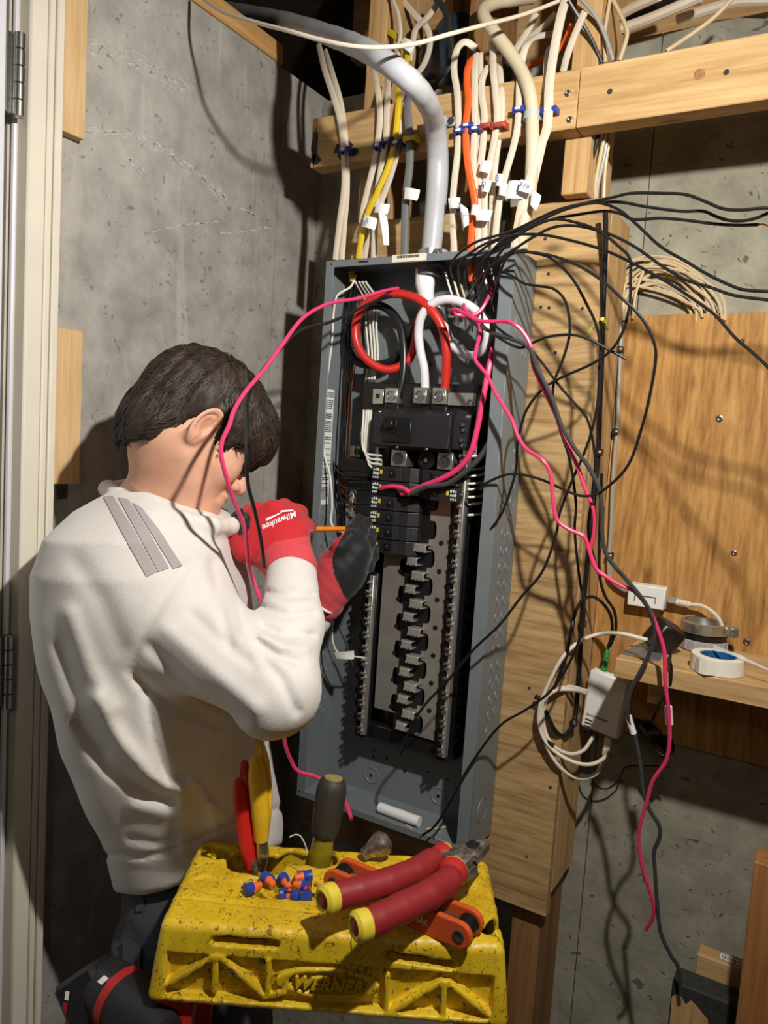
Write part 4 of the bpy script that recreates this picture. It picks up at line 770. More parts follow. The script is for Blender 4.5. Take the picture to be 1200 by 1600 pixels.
# ================================================================== the person (camera-aligned metres r,u,w, then turned into the world)
M_skin = NT('skin'); _v = M_skin.coord(); _n = M_skin.noise(_v, 28, 5); M_skin.col(M_skin.ramp(_n, [(.3, srgb(206, 152, 124)), (.7, srgb(222, 172, 146))])); M_skin.bump(M_skin.noise(_v, 900, 2), .05, .0004)
M_skin.b.inputs['Subsurface Weight'].default_value = .12; M_skin.b.inputs['Subsurface Radius'].default_value = (.01, .004, .002); M_skin = M_skin.fin(.5, 0, .4)
M_hair = NT('hair'); _v = M_hair.coord(); M_hair.col(M_hair.ramp(M_hair.noise(_v, 60, 4), [(.3, srgb(26, 20, 17)), (.7, srgb(62, 48, 40))])); M_hair = M_hair.fin(.55, 0, .35)
def knit(name, a, b, sc, rough=.9, bump=.5, dist=.0008, stretch=(1, 1, 1)):
    q = NT(name); v = q.coord(stretch); n = q.noise(v, sc, 3); q.col(q.mix(.5, q.ramp(n, [(.3, srgb(*a)), (.7, srgb(*b))]), q.ramp(q.noise(q.coord(), 7, 3), [(.35, srgb(*a)), (.65, srgb(*b))]))); q.bump(n, bump, dist)
    q.b.inputs['Sheen Weight'].default_value = .15; return q.fin(rough, 0, .2)
M_swt = knit('sweatshirt_fleece', (204, 199, 193), (224, 219, 213), 700)
M_strp = knit('shoulder_stripe_grey', (158, 150, 150), (172, 164, 164), 800)
M_den = knit('dark_denim', (44, 47, 54), (74, 77, 84), 420, .9, .5, .0008, (1, 1, .35))
M_gred = knit('red_knit', (176, 30, 38), (206, 52, 58), 900)
M_gcuf = knit('red_cuff_knit', (186, 52, 60), (214, 84, 90), 500)
M_gblk = knit('black_nitrile', (26, 26, 28), (44, 44, 46), 600, .55)
SC = .88; hf = V3((.675, -.616, .406)); hu = V3((.528, .788, .317)); hs = V3((.515, 0, -.857)); hf /= np.linalg.norm(hf); hs /= np.linalg.norm(hs); hu -= hf*(hu@hf); hu /= np.linalg.norm(hu)
HC = C3(309, 666, 1.11); HM = np.stack([hf, hu, hs])/SC
def w2c(p): q = V3(p)-CAM; return np.array([q@AR, q@AU, q@AW])
def hl(a, b, c): return HC+(hf*a+hu*b+hs*c)*SC
def head_d(P):
    q = (P-HC)@HM.T; qa = q.copy(); qa[:, 2] = np.abs(qa[:, 2])
    d = d_ell(q, (-.006, .022, 0), (.099, .086, .077))
    d = smin(d, d_ell(q, (.036, -.032, 0), (.064, .082, .062)), .03)
    d = smin(d, d_ell(qa, (.062, -.035, .036), (.030, .030, .026)), .018)
    d = smin(d, d_cone(qa, (.002, -.062, .052), (.072, -.104, .018), .016, .017), .02)
    d = smin(d, d_ell(q, (.080, -.106, 0), (.020, .017, .022)), .015)
    d = smin(d, d_cone(qa, (.086, .016, .012), (.082, .018, .040), .012, .010), .012)
    d = smax(d, -d_ell(qa, (.104, -.002, .031), (.018, .013, .017)), .010)
    d = smin(d, d_cone(q, (.096, .006, 0), (.119, -.036, 0), .0085, .0115), .010)
    d = smin(d, d_ell(qa, (.107, -.041, .011), (.010, .008, .008)), .006)
    d = smax(d, -d_ell(qa, (.112, -.048, .007), (.005, .005, .0035)), .003)
    d = smin(d, d_ell(q, (.100, -.066, 0), (.012, .006, .024)), .006)
    d = smin(d, d_ell(q, (.098, -.077, 0), (.012, .007, .020)), .005)
    d = smax(d, -d_ell(q, (.112, -.0712, 0), (.012, .0016, .026)), .002)
    # ears: dish with a rolled rim, lobe
    e = qa-V3((-.006, -.012, .0790)); th_ = math.radians(-14); ea = e[:, 0]*math.cos(th_)+e[:, 1]*math.sin(th_); eb = -e[:, 0]*math.sin(th_)+e[:, 1]*math.cos(th_); ec = e[:, 2]+ea*.45
    rho = np.sqrt((ea/.0175)**2+(eb/.0295)**2+1e-9); plate = np.maximum(np.abs(ec+.001)-.0025, (rho-1)*.0175)
    rim = np.sqrt(((rho-.93)*.020)**2+(ec-.0045)**2)-.0040; rim = np.where((ea > .006) & (eb < .012), rim+.004, rim)
    anti = np.sqrt(((rho-.52)*.019)**2+(ec-.002)**2)-.0026; anti = np.where(ea > .004, anti+.006, anti)
    lobe = d_ell(np.stack([ea, eb, ec], -1), (.004, -.026, .001), (.010, .011, .005)); trag = d_ell(np.stack([ea, eb, ec], -1), (.013, -.004, .003), (.004, .008, .004))
    ear = smin(smin(smin(plate, rim, .003), smin(lobe, trag, .003), .004), anti, .003)
    ear = smax(ear, -d_ell(np.stack([ea, eb, ec], -1), (.004, -.004, .006), (.0075, .0115, .0075)), .0025)
    return smin(d, ear, .006)*SC
SHR, SHL = C3(255, 958, 1.05), C3(250, 890, 1.26)
ELR, ELL = C3(432, 1080, .945), C3(405, 1045, 1.33)
WRR, WRL = C3(456, 893, 1.105), C3(497, 955, 1.315)
HIP = C3(312, 1400, 1.24)
KR, AKR = w2c((-.765, .905, .50)), w2c((-.80, .885, .09)); KL, AKL = w2c((-.845, 1.04, .50)), w2c((-.885, 1.05, .09))
HPR, HPL = C3(300, 1430, 1.185), C3(322, 1425, 1.30)
def body_d(P):
    d = head_d(P)
    d = smin(d, d_chain(P, [hl(-.028, -.045, 0), C3(272, 770, 1.125), C3(255, 820, 1.14)], [.056, .059, .070]), .03)
    d = smin(d, d_cone(P, C3(252, 800, 1.13), SHR, .050, .050), .04); d = smin(d, d_cone(P, C3(245, 800, 1.16), SHL, .050, .050), .04)
    d = smin(d, d_chain(P, [C3(245, 880, 1.15), C3(250, 1050, 1.16), C3(285, 1230, 1.20), HIP], [.10, .10, .095, .095], .03), .04)
    for a, b, c in ((SHR, ELR, WRR), (SHL, ELL, WRL)): d = smin(d, d_chain(P, [a, b, b*.6+c*.4, c], [.046, .038, .036, .027], .01), .02)
    for c, e, s in ((WRR, C3(440, 848, 1.14), 1), (WRL, C3(535, 890, 1.305), 1)): d = smin(d, d_cone(P, c, e, .027, .024), .01)
    for h, k, a in ((HPR, KR, AKR), (HPL, KL, AKL)): d = smin(d, d_chain(P, [h, k, a], [.075, .055, .042], .02), .03)
    return d
def nonuni(lo, hi, a, b, fine, coarse): return np.concatenate([np.arange(lo, a, coarse), np.arange(a, b, fine), np.arange(b, hi+coarse, coarse)])
per = thing('person', 'dark-haired person in a cream sweatshirt leaning towards the panel with red gloves', 'person', tuple(cam2w(np.array([HIP]))[0]*V3((1, 1, 0))))
Vb, Qb = surf(body_d, nonuni(-.62, .0, HC[0]-.13, HC[0]+.15, .0021, .007), nonuni(-1.75, .30, HC[1]-.16, HC[1]+.14, .0021, .008), nonuni(.82, 1.62, HC[2]-.14, HC[2]+.13, .0021, .007))
Vb = cam2w(Vb); body = mk('body', (Vb, Qb), M_skin, per, fix=False, angle=180)
bvh_body = BVHTree.FromPolygons(Vb.tolist(), Qb.tolist())
# eyes and brows
for sgn in (-1, 1):
    m = MB(); c = cam2w(np.array([hl(.083, -.001, .031*sgn)]))[0]; ax = (hl(1, 0, 0)-HC)@np.stack([AR, AU, AW]); m.lathe(c, ax, [(-.0098*math.cos(math.pi*k/10), max(1e-4, .0102*math.sin(math.pi*k/10))) for k in range(11)], 16); e = mk('eye', m, plain('eye_white', (222, 214, 206), .25, var=.02), per)
    m = MB(); m.lathe(c, ax, [(.0075, .0048), (.0100, .0042), (.0103, .001)], 14); mk('iris', m, plain('iris_brown', (60, 40, 28), .3), e)
# ---- sweatshirt
LV = np.array([[770, 185, 300, 1.14, .09], [800, 135, 345, 1.14, .13], [840, 98, 362, 1.145, .18], [890, 81, 377, 1.15, .195], [950, 77, 390, 1.15, .185], [1050, 89, 398, 1.155, .17], [1150, 116, 410, 1.17, .16], [1230, 146, 428, 1.195, .148], [1300, 172, 441, 1.22, .136], [1345, 188, 442, 1.235, .136], [1380, 194, 434, 1.24, .130], [1440, 199, 428, 1.24, .126]])
Lu = -(LV[:, 0]-800)/FPX*LV[:, 3]; o_ = np.argsort(Lu)
Lc = ((LV[:, 1]+LV[:, 2])/2-600)/FPX*LV[:, 3]; La = (LV[:, 2]-LV[:, 1])/2/FPX*LV[:, 3]
def slices(P, Lu, Lc, La, Lt, Lh, n=2.3):
    i = lambda A: np.interp(P[:, 1], Lu[o_] if len(Lu) == len(o_) else np.sort(Lu), A[o_] if len(Lu) == len(o_) else A[np.argsort(Lu)])
    a, b = i(La), i(Lh); dx = np.abs(P[:, 0]-i(Lc))/a; dy = np.abs(P[:, 2]-i(Lt))/b
    k = (dx**n+dy**n)**(1/n); d = (k-1)*np.minimum(a, b); return np.maximum(d, np.maximum(P[:, 1]-Lu.max(), Lu.min()-P[:, 1]))
FOLDS = [([(290, 885), (262, 925), (226, 985), (203, 1048)], -.0042, 9), ([(150, 1095), (188, 1160), (240, 1218), (278, 1238)], .013, 15), ([(122, 1130), (170, 1200), (215, 1232), (270, 1247)], -.010, 11),
         ([(283, 1232), (286, 1290), (287, 1328)], .005, 9), ([(302, 1222), (322, 1250), (338, 1290)], .009, 9), ([(330, 1255), (356, 1282)], .007, 7), ([(210, 1262), (255, 1272), (300, 1268)], .007, 14), ([(205, 1310), (250, 1318), (285, 1306)], -.004, 7),
         ([(404, 1006), (430, 1024), (468, 1036)], -.0065, 7), ([(408, 980), (446, 994), (488, 992)], -.0055, 6), ([(414, 950), (450, 962), (490, 958)], -.005, 6), ([(420, 925), (455, 934), (488, 930)], -.004, 5), ([(412, 1030), (440, 1062), (462, 1110)], -.0055, 8), ([(408, 994), (440, 1010), (480, 1014)], .004, 6),
         ([(262, 985), (325, 1042), (398, 1106)], .006, 16), ([(235, 1010), (300, 1078), (380, 1124)], -.005, 10), ([(300, 960), (350, 1005), (395, 1040)], -.004, 10), ([(215, 1060), (270, 1110), (340, 1140)], -.009, 9),
         ([(108, 960), (140, 1050), (175, 1105)], .007, 16), ([(95, 1010), (125, 1110), (165, 1170)], -.005, 12), ([(228, 1080), (242, 1160), (262, 1222)], -.006, 8), ([(120, 880), (160, 940), (190, 1010)], -.004, 18), ([(345, 860), (368, 920), (382, 980)], .004, 8), ([(330, 880), (345, 950), (360, 1010)], -.004, 8)]
def folds(P):
    px = 600+FPX*P[:, 0]/P[:, 2]; py = 800-FPX*P[:, 1]/P[:, 2]; Q = np.stack([px, py], -1); out = np.zeros(len(P))
    for L, amp, wd_ in FOLDS:
        best = np.full(len(P), 1e9); L = np.array(L, float)
        for a, b in zip(L[:-1], L[1:]):
            d = b-a; t = np.clip(((Q-a)@d)/(d@d), 0, 1); best = np.minimum(best, ((Q-a-t[:, None]*d)**2).sum(1))
        out += amp*np.exp(-best/(wd_*wd_))
    x, y, z = P.T; out += .0018*np.sin(31*x+9*y+17*z)*np.sin(23*y-19*z)+.0012*np.sin(57*x-41*y+13*z)
    return out
COLR = [C3(*q) for q in ((168, 764, 1.165), (188, 777, 1.09), (226, 796, 1.045), (280, 814, 1.035), (330, 822, 1.06), (360, 822, 1.115), (345, 808, 1.19), (290, 778, 1.24), (215, 757, 1.235), (168, 764, 1.165))]
def shirt_d(P):
    d = slices(P, Lu, Lc, La, LV[:, 3], LV[:, 4])
    d = smin(d, d_cone(P, C3(225, 850, 1.12), SHR, .060, .078), .05); d = smin(d, d_cone(P, C3(225, 830, 1.2), SHL, .055, .075), .05)
    arm = d_chain(P, [SHR, ELR, ELR*.5+WRR*.5+V3((.006, 0, 0)), WRR], [.078, .053, .041, .0345], .02); armL = d_chain(P, [SHL, ELL, WRL+(ELL-WRL)*.12], [.075, .052, .036], .02)
    d = smin(d, arm, .025); d = smin(d, armL, .025)
    near = np.abs(d) < .035; f_ = np.zeros(len(P)); f_[near] = folds(P[near]); d = d-f_
    for a, b in zip(COLR[:-1], COLR[1:]): d = smin(d, d_cone(P, a, b, .0115, .0115), .010)
    px = 600+FPX*P[:, 0]/P[:, 2]; py = 800-FPX*P[:, 1]/P[:, 2]; hem = np.interp(px, [190, 225, 262, 300, 350, 440], [1336, 1339, 1330, 1315, 1290, 1262])
    d = d+.005*np.exp(-((py-hem)/5)**2)*(P[:, 2] < 1.28)
    cut = (py-(hem+60))/FPX*1.2; d = smax(d, cut, .010)
    # open neck: hollow the collar so that the neck stands free in it
    return smax(d, -d_cone(P, C3(262, 800, 1.135), C3(285, 740, 1.12), .066, .075), .008)
G_ = .0043
Vs, Qs = surf(shirt_d, arr(-.66, .02, G_), arr(-.68, .06, G_), arr(.86, 1.44, G_))
Vs = cam2w(Vs); shirt = mk('sweatshirt', (Vs, Qs), M_swt, per, fix=False, angle=180)
bvh_s = BVHTree.FromPolygons(Vs.tolist(), Qs.tolist())
for A, Bm, Ce in ((((162, 777), (177, 776)), ((190, 832), (207, 825)), ((229, 902), (245, 894))), (((185, 778), (201, 782)), ((212, 829), (228, 824)), ((247, 894), (264, 888))), (((207, 786), (222, 795)), ((235, 832), (249, 830)), ((270, 889), (284, 884)))):
    m = MB()
    G = np.vstack([drape(bvh_s, (A[0], A[1], Bm[1], Bm[0]), 6, 14, .0016).transpose(1, 0, 2), drape(bvh_s, (Bm[0], Bm[1], Ce[1], Ce[0]), 6, 16, .0016).transpose(1, 0, 2)[1:]]); m.grid(G); mk('shoulder_stripe', m, M_strp, shirt, fix=False)
# ---- jeans with waistband, loops, pocket and boots
JL = np.array([[1340, 212, 424, 1.24, .112], [1400, 200, 428, 1.24, .120], [1450, 186, 432, 1.24, .130], [1520, 182, 430, 1.24, .132], [1580, 186, 424, 1.24, .13], [1640, 196, 415, 1.24, .12]])
Ju = -(JL[:, 0]-800)/FPX*JL[:, 3]; Jc = ((JL[:, 1]+JL[:, 2])/2-600)/FPX*JL[:, 3]; Ja = (JL[:, 2]-JL[:, 1])/2/FPX*JL[:, 3]
def jeans_d(P):
    d = slices(P, Ju, Jc, Ja, JL[:, 3], JL[:, 4])
    for h, k, a in ((HPR, KR, AKR), (HPL, KL, AKL)): d = smin(d, d_chain(P, [h, k, a+V3((0, .02, 0))], [.088, .072, .060], .03), .04)
    x, y, z = P.T; return d-.0025*np.sin(40*x+60*y)*np.sin(30*z-20*y)-.0015*np.sin(90*y+20*x)
Vj, Qj = surf(jeans_d, arr(-.60, .0, .008), arr(-1.72, -.50, .008), arr(.90, 1.50, .008)); Vj = cam2w(Vj); jn = mk('jeans', (Vj, Qj), M_den, per, fix=False, angle=180)
bvh_j = BVHTree.FromPolygons(Vj.tolist(), Qj.tolist())
for q in (((214, 1392), (226, 1392), (227, 1424), (215, 1424)), ((196, 1462), (222, 1474), (220, 1570), (192, 1552))):
    m = MB(); m.grid(drape(bvh_j, q, 6, 8, .003)); mk('belt_loop' if q[0][0] == 214 else 'back_pocket', m, M_den, jn, fix=False)
for a, k in ((AKR, 0), (AKL, 1)):
    w0 = cam2w(np.array([a]))[0]; m = MB(); fx = V3((.5, .8, 0)); fx /= np.linalg.norm(fx)
    def bd(P, w0=w0): return smin(smin(d_cone(P, w0+V3((0, 0, .06)), w0+V3((0, 0, -.02)), .055, .05), d_cone(P, w0+V3((0, 0, -.04)), w0+fx*.15+V3((0, 0, -.05)), .045, .036), .03), d_cone(P, w0-fx*.03+V3((0, 0, -.05)), w0+fx*.1+V3((0, 0, -.05)), .038, .04), .02)
    def bd2(P, bd=bd): return smax(bd(P), .002-P[:, 2], .004)
    v, q = surf(bd2, arr(w0[0]-.2, w0[0]+.25, .008), arr(w0[1]-.2, w0[1]+.25, .008), arr(-.02, .24, .008)); mk('boot', (v, q), plain('boot_leather', (60, 48, 38), .6, var=.2), per, fix=False, angle=180)
# ---- gloves
RP = C3(432, 838, 1.150)
def gr_palm(P):
    d = d_ell(P, RP, (.046, .045, .040)); d = smin(d, d_ell(P, C3(405, 842, 1.14), (.036, .038, .035)), .02)
    for (a, b, t), rr in zip(((402, 802, 1.145), (427, 799, 1.135), (450, 807, 1.135), (466, 828, 1.14)), (.0155, .0165, .016, .014)):
        k0 = C3(a, b, t); k1 = k0+V3((.010, .004, .044)); k2 = k1+V3((-.006, -.032, .012)); k3 = k2+V3((-.004, -.016, -.024))
        d = smin(d, d_chain(P, [RP*.5+k0*.5, k0, k1, k2, k3], [.018, rr, rr-.002, rr-.003, rr-.004], .006), .009)
    th = d_chain(P, [C3(418, 866, 1.13), C3(385, 858, 1.125), C3(369, 838, 1.135), C3(375, 812, 1.155), C3(388, 800, 1.17)], [.022, .0185, .0155, .0135, .012], .008)
    d = smin(d, th, .008); x, y, z = P.T
    return d-.0006*np.sin(260*x)*np.sin(240*y)
def gr_cuff(P): return smin(d_cone(P, C3(454, 886, 1.112), C3(440, 856, 1.135), .0385, .0400), d_ell(P, C3(440, 856, 1.138), (.041, .026, .038)), .01)
def gr(P): return smin(gr_palm(P), gr_cuff(P), .012)
rx = (arr(-.235, -.085, .0022), arr(-.125, .055, .0022), arr(1.03, 1.26, .0022))
def knit_split(name, fn, cuff_test, coat_test, rx, lab):
    V, Q = surf(fn, *rx); C = V[Q].mean(1); c = cuff_test(C); k = coat_test(C); W = cam2w(V); main = mk('glove', (W, Q[~c & ~k]), M_gred, per, fix=False, angle=180); tag(main, lab)
    if c.any(): mk('knit_cuff', (W, Q[c]), M_gcuf, main, fix=False, angle=180)
    if k.any(): mk('palm_coating', (W, Q[k]), M_gblk, main, fix=False, angle=180)
    return BVHTree.FromPolygons(W.tolist(), Q.tolist()), main
def pxy(C): return 600+FPX*C[:, 0]/C[:, 2], 800-FPX*C[:, 1]/C[:, 2]
def coatR(C):
    px, py = pxy(C); return ((C[:, 2] > 1.178) & (py < 872)) | ((px < 391) & (py < 836) & (py > 800-20*(px < 380)) & (((px-372)/20)**2+((py-815)/22)**2 < 1) & ~((px < 372) & (py > 826)))
def cuffR(C): px, py = pxy(C); return (py > np.interp(px, [380, 405, 430, 478], [900, 868, 846, 838]))&~coatR(C)
bvh_g, glR = knit_split('glove', gr, cuffR, coatR, rx, 'red knit glove closed round the orange screwdriver')
def gl(P):
    d = d_ell(P, C3(542, 888, 1.300), (.033, .045, .026)); d = smin(d, d_cone(P, C3(506, 940, 1.312), C3(526, 892, 1.302), .0355, .036), .02)
    d = smin(d, d_cone(P, C3(518, 910, 1.305), C3(552, 860, 1.30), .034, .030), .02)
    for L, r in ((((545, 858, 1.29), (549, 830, 1.305), (561, 811, 1.335)), .0112), (((558, 858, 1.30), (564, 832, 1.325), (573, 816, 1.35)), .0112), (((568, 869, 1.31), (577, 848, 1.335), (581, 834, 1.36)), .0108), (((573, 885, 1.315), (583, 868, 1.34), (585, 857, 1.36)), .0098), (((520, 882, 1.285), (531, 854, 1.272), (547, 839, 1.282), (560, 837, 1.300)), .0125)):
        d = smin(d, d_chain(P, [C3(546, 884, 1.300)*.6+C3(*L[0])*.4]+[C3(*q) for q in L], [r+.005, r+.002]+[r]*(len(L)-2)+[r-.0015], .006), .007)
    return d-.0005*np.sin(260*P[:, 0])*np.sin(240*P[:, 1])
def coatL(C): px, py = pxy(C); return px > np.interp(py, [800, 830, 850, 870, 895, 930, 960], [530, 540, 528, 519, 521, 537, 560])
def cuffL(C): px, py = pxy(C); return (py > 872)&~coatL(C)
knit_split('glove', gl, cuffL, coatL, (arr(-.13, .01, .0022), arr(-.20, .005, .0022), arr(1.22, 1.42, .0022)), 'red and black glove reaching into the panel')
m = MB(); m.tube([tuple(cam2w(np.array([C3(*q)]))[0]) for q in ((489, 927, 1.285), (497, 945, 1.276), (510, 955, 1.274), (517, 958, 1.285))], .0022, 8); mk('glove_hem', m, M_tag, per, fix=False)
def drape_text(name, txt, bvh, c, ang, hpx, mat, parent, off=.0012, bend=0, **k):
    v, f = text_mesh(txt, 1.0, **k); ca, sa = math.cos(ang), math.sin(ang); W = []
    for x, y, _ in v:
        x, y = x*hpx, y*hpx+bend*(x*hpx)**2; d = ray(c[0]+x*ca-y*sa*-1*-1, c[1]-(x*sa+y*ca)); d = d/np.linalg.norm(d); h = bvh.ray_cast(Vector(CAM), Vector(d))
        W.append(np.array(h[0])-d*off if h[0] is not None else CAM+d*1.14)
    return mk(name, (np.array(W), f), mat, parent, smooth=False, fix=False)
M_print = plain('white_print', (232, 228, 226), .6, var=.02)
drape_text('white_lettering', 'Milwaukee', bvh_g, (437, 813), math.radians(204), 13.5, M_print, glR, shear=.25, bold=.012)
m = MB(); G = drape(bvh_g, ((416, 815), (440, 802), (441, 800), (415, 811)), 12, 1, .0014); m.grid(G); G = drape(bvh_g, ((438, 801), (458, 799), (457, 797), (440, 798)), 8, 1, .0014); m.grid(G); mk('printed_bolt', m, M_print, glR, fix=False)
# ---- necklace
ch = MB(); L = []
for q in ((184, 744), (190, 750), (198, 756), (207, 763), (216, 770), (226, 777)):
    d = ray(*q); d = d/np.linalg.norm(d); h = bvh_body.ray_cast(Vector(CAM), Vector(d))
    if h[0] is not None: L.append(np.array(h[0])-d*.0012)
if len(L) > 2: ch.tube(L, .0014, 6, sub=8); mk('necklace', ch, plain('silver_chain', (170, 160, 150), .3, .9), per, fix=False)
# ---- hair: a cap and locks lying on it
HB = np.array([(-.16, -.095), (-.11, -.106), (-.08, -.100), (-.055, -.084), (-.035, -.058), (-.019, .004), (.006, .014), (.016, -.012), (.026, -.030), (.040, -.030), (.050, .0), (.066, .012), (.085, .004), (.098, -.022), (.14, -.050)])
def hair_d(P, inflate=0):
    q = (P-HC)@HM.T
    d = d_ell(q, (-.008, .030, 0), (.108+inflate, .096+inflate, .090+inflate)); d = smin(d, d_ell(q, (.062, .040, 0), (.062+inflate, .060+inflate, .072+inflate)), .03)
    d = smin(d, d_ell(q, (-.066, -.042, 0), (.044+inflate, .062+inflate, .066+inflate)), .03)
    cut = np.interp(q[:, 0], HB[:, 0], HB[:, 1])-q[:, 1]+.012*np.sin(q[:, 0]*190)*.25; d = smax(d, cut*.75, .010)
    a, b, c = q.T; return (d-.0022*np.sin(a*95+b*60+c*40)*np.sin(c*110-b*50)-.0012*np.sin(a*230+c*150))*SC
g_ = .0028; lo, hi = HC-.17, HC+.17
Vh, Qh = surf(hair_d, arr(lo[0], hi[0], g_), arr(lo[1], hi[1], g_), arr(lo[2], hi[2], g_))
hr = mk('hair', (cam2w(Vh), Qh), M_hair, per, fix=False, angle=180)
rng = np.random.RandomState(11); qh = (Vh-HC)@HM.T; ok = np.nonzero((qh[:, 1] > np.interp(qh[:, 0], HB[:, 0], HB[:, 1])+.012))[0]
NS, NP = 4200, 9; st = ok[rng.randint(0, len(ok), NS)]; p = Vh[st].copy(); crown = hl(-.045, .125, .01)
def grad(P):
    e = .002; return np.stack([hair_d(P+V3(a)*e)-hair_d(P-V3(a)*e) for a in ((1, 0, 0), (0, 1, 0), (0, 0, 1))], -1)/(2*e)
TR = [p.copy()]; wob = rng.randn(NS, 3)*.35; stp = rng.uniform(.0045, .0080, NS); lift = rng.uniform(.0003, .0034, NS)
for k in range(NP-1):
    n = grad(p); n /= np.linalg.norm(n, axis=1)[:, None]+1e-9; q = (p-HC)@HM.T
    away = p-crown; away /= np.linalg.norm(away, axis=1)[:, None]
    flow = away*.8-hu*.55+np.where(q[:, :1] < -.04, -hf*.45, hf*.25)+wob*(1+.3*math.sin(k*1.3))
    flow -= n*(flow*n).sum(1)[:, None]; flow /= np.linalg.norm(flow, axis=1)[:, None]+1e-9
    p = p+flow*stp[:, None]; qn = (p-HC)@HM.T; inside = qn[:, 1] > np.interp(qn[:, 0], HB[:, 0], HB[:, 1])-.004
    dd = hair_d(p); corr = np.where(inside, dd-lift*math.sin(math.pi*min(1, (k+1.5)/NP)), 0); p = p-n*corr[:, None]; TR.append(p.copy())
TR = np.array(TR).transpose(1, 0, 2); qe = (TR-HC)@HM.T; clear = ~(((qe[..., 0] > -.030) & (qe[..., 0] < .016) & (qe[..., 1] < .016) & (qe[..., 1] > -.06) & (qe[..., 2] > .060)).any(1)); TR = TR[clear]; NS = len(TR); T = np.gradient(TR, axis=1); T /= np.linalg.norm(T, axis=2)[..., None]+1e-9
Nn = grad(TR.reshape(-1, 3)).reshape(TR.shape); Nn /= np.linalg.norm(Nn, axis=2)[..., None]+1e-9; Bn = np.cross(T, Nn); Bn /= np.linalg.norm(Bn, axis=2)[..., None]+1e-9
rad = (np.array([.4, .8, 1, 1, .95, .85, .7, .45, .1])*.0011)[None, :, None]
ringv = np.stack([TR+Bn*rad*1.2, TR+Nn*rad*.7, TR-Bn*rad*1.2], 2); Vst = cam2w(ringv.reshape(-1, 3)); F_ = []
for s in range(NS):
    b = s*NP*3
    for k in range(NP-1):
        o = b+k*3; F_ += [(o, o+1, o+4, o+3), (o+1, o+2, o+5, o+4)]
lk = mk('hair_locks', (Vst, F_), M_hair, hr, fix=False, angle=180); lk['kind'] = 'stuff'
# ---- screwdriver in the right hand
sd = thing('insulated_screwdriver', 'orange insulated screwdriver held in the red glove against a breaker', 'screwdriver', tuple(at(480, 826, t=1.22)))
A_, B_ = at(576, 826, y=1.160), at(470, 827, t=1.205); dx = (B_-A_)/np.linalg.norm(B_-A_)
m = MB(); m.lathe(A_, dx, [(0, .0028), (.003, .0038), (.012, .0042), (float(np.linalg.norm(B_-A_)), .0044)], 14); mk('shaft', m, plain('orange_insulation', (240, 140, 30), .4, var=.04), sd)
m = MB(); m.lathe(B_, dx, [(-.004, .007), (0, .011), (.02, .013), (.06, .0125), (.085, .011), (.09, .007)], 14); mk('handle', m, plain('red_handle', (170, 40, 36), .5), sd)
# ================================================================== step ladder and the tools on it
q_ = NT('yellow_moulded_plastic'); _v = q_.coord(); _c = q_.ramp(q_.noise(_v, 9, 6), [(.3, srgb(196, 158, 22)), (.7, srgb(236, 200, 44))])
_s = q_.ramp(q_.noise(_v, 95, 6, .72, 2.0), [(.565, (0, 0, 0)), (.625, (.85, .85, .85))]); _c = q_.mix(_s, _c, srgb(74, 56, 22))
_s2 = q_.ramp(q_.noise(q_.coord((1, 1, .3), rot=(.5, .8, .3)), 160, 3, .6, 1), [(.63, (0, 0, 0)), (.68, (.75, .75, .75))]); _c = q_.mix(_s2, _c, srgb(60, 44, 18)); q_.col(_c); q_.bump(q_.noise(_v, 140, 4), .15, .001); M_lad = q_.fin(.42)
M_rail = plain('red_fibreglass', (166, 34, 28), .4, var=.1, scale=20)
M_alu = plain('ladder_aluminium', (160, 162, 164), .4, .8, var=.08)
ZL = 1.130; FL = at(250, 1440, z=ZL); FR = at(790, 1480, z=ZL); ex = FR-FL; LW = float(np.linalg.norm(ex)); ex /= LW; ey = np.array([-ex[1], ex[0], 0]); ez = np.array([0, 0, 1.0]); LD = .186
ld = thing('step_ladder', 'yellow topped red step ladder covered with tools', 'ladder', tuple((FL+ex*LW/2+ey*LD/2)*V3((1, 1, 0))))
def loc(p): q = np.asarray(p)-FL; return np.stack([q@ex, q@ey, q@ez], -1) if q.ndim > 1 else np.array([q@ex, q@ey, q@ez])
def topxy(px, py): return loc(at(px, py, z=ZL))[:2]
def frxz(px, py):
    d = ray(px, py); t = ((FL-CAM)@ey)/(d@ey); l = loc(CAM+d*t); return np.array([l[0], l[2]])
def seg2(P, a, b): a = V3(a); b = V3(b); d = b-a; t = np.clip(((P-a)@d)/(d@d), 0, 1); return np.linalg.norm(P-a-t[:, None]*d, axis=1)
HT = .098
trA = [frxz(*q) for q in ((262, 1535), (334, 1494))]; RIBS = [(frxz(262, 1537), frxz(333, 1494)), (frxz(338, 1494), frxz(336, 1546)), (frxz(345, 1494), frxz(414, 1556)), (frxz(420, 1500), frxz(418, 1556)), (frxz(414, 1556), frxz(444, 1548)), (frxz(613, 1578), frxz(690, 1532)), (frxz(606, 1522), frxz(603, 1578)), (frxz(694, 1534), frxz(692, 1592)), (frxz(700, 1534), frxz(782, 1600))]
S1, S2 = (frxz(338, 1469), frxz(430, 1476)), (frxz(610, 1494), frxz(705, 1508)); LOGO = frxz(512, 1536)
PA = [topxy(*q) for q in ((345, 1345), (395, 1352), (440, 1342), (500, 1350))]
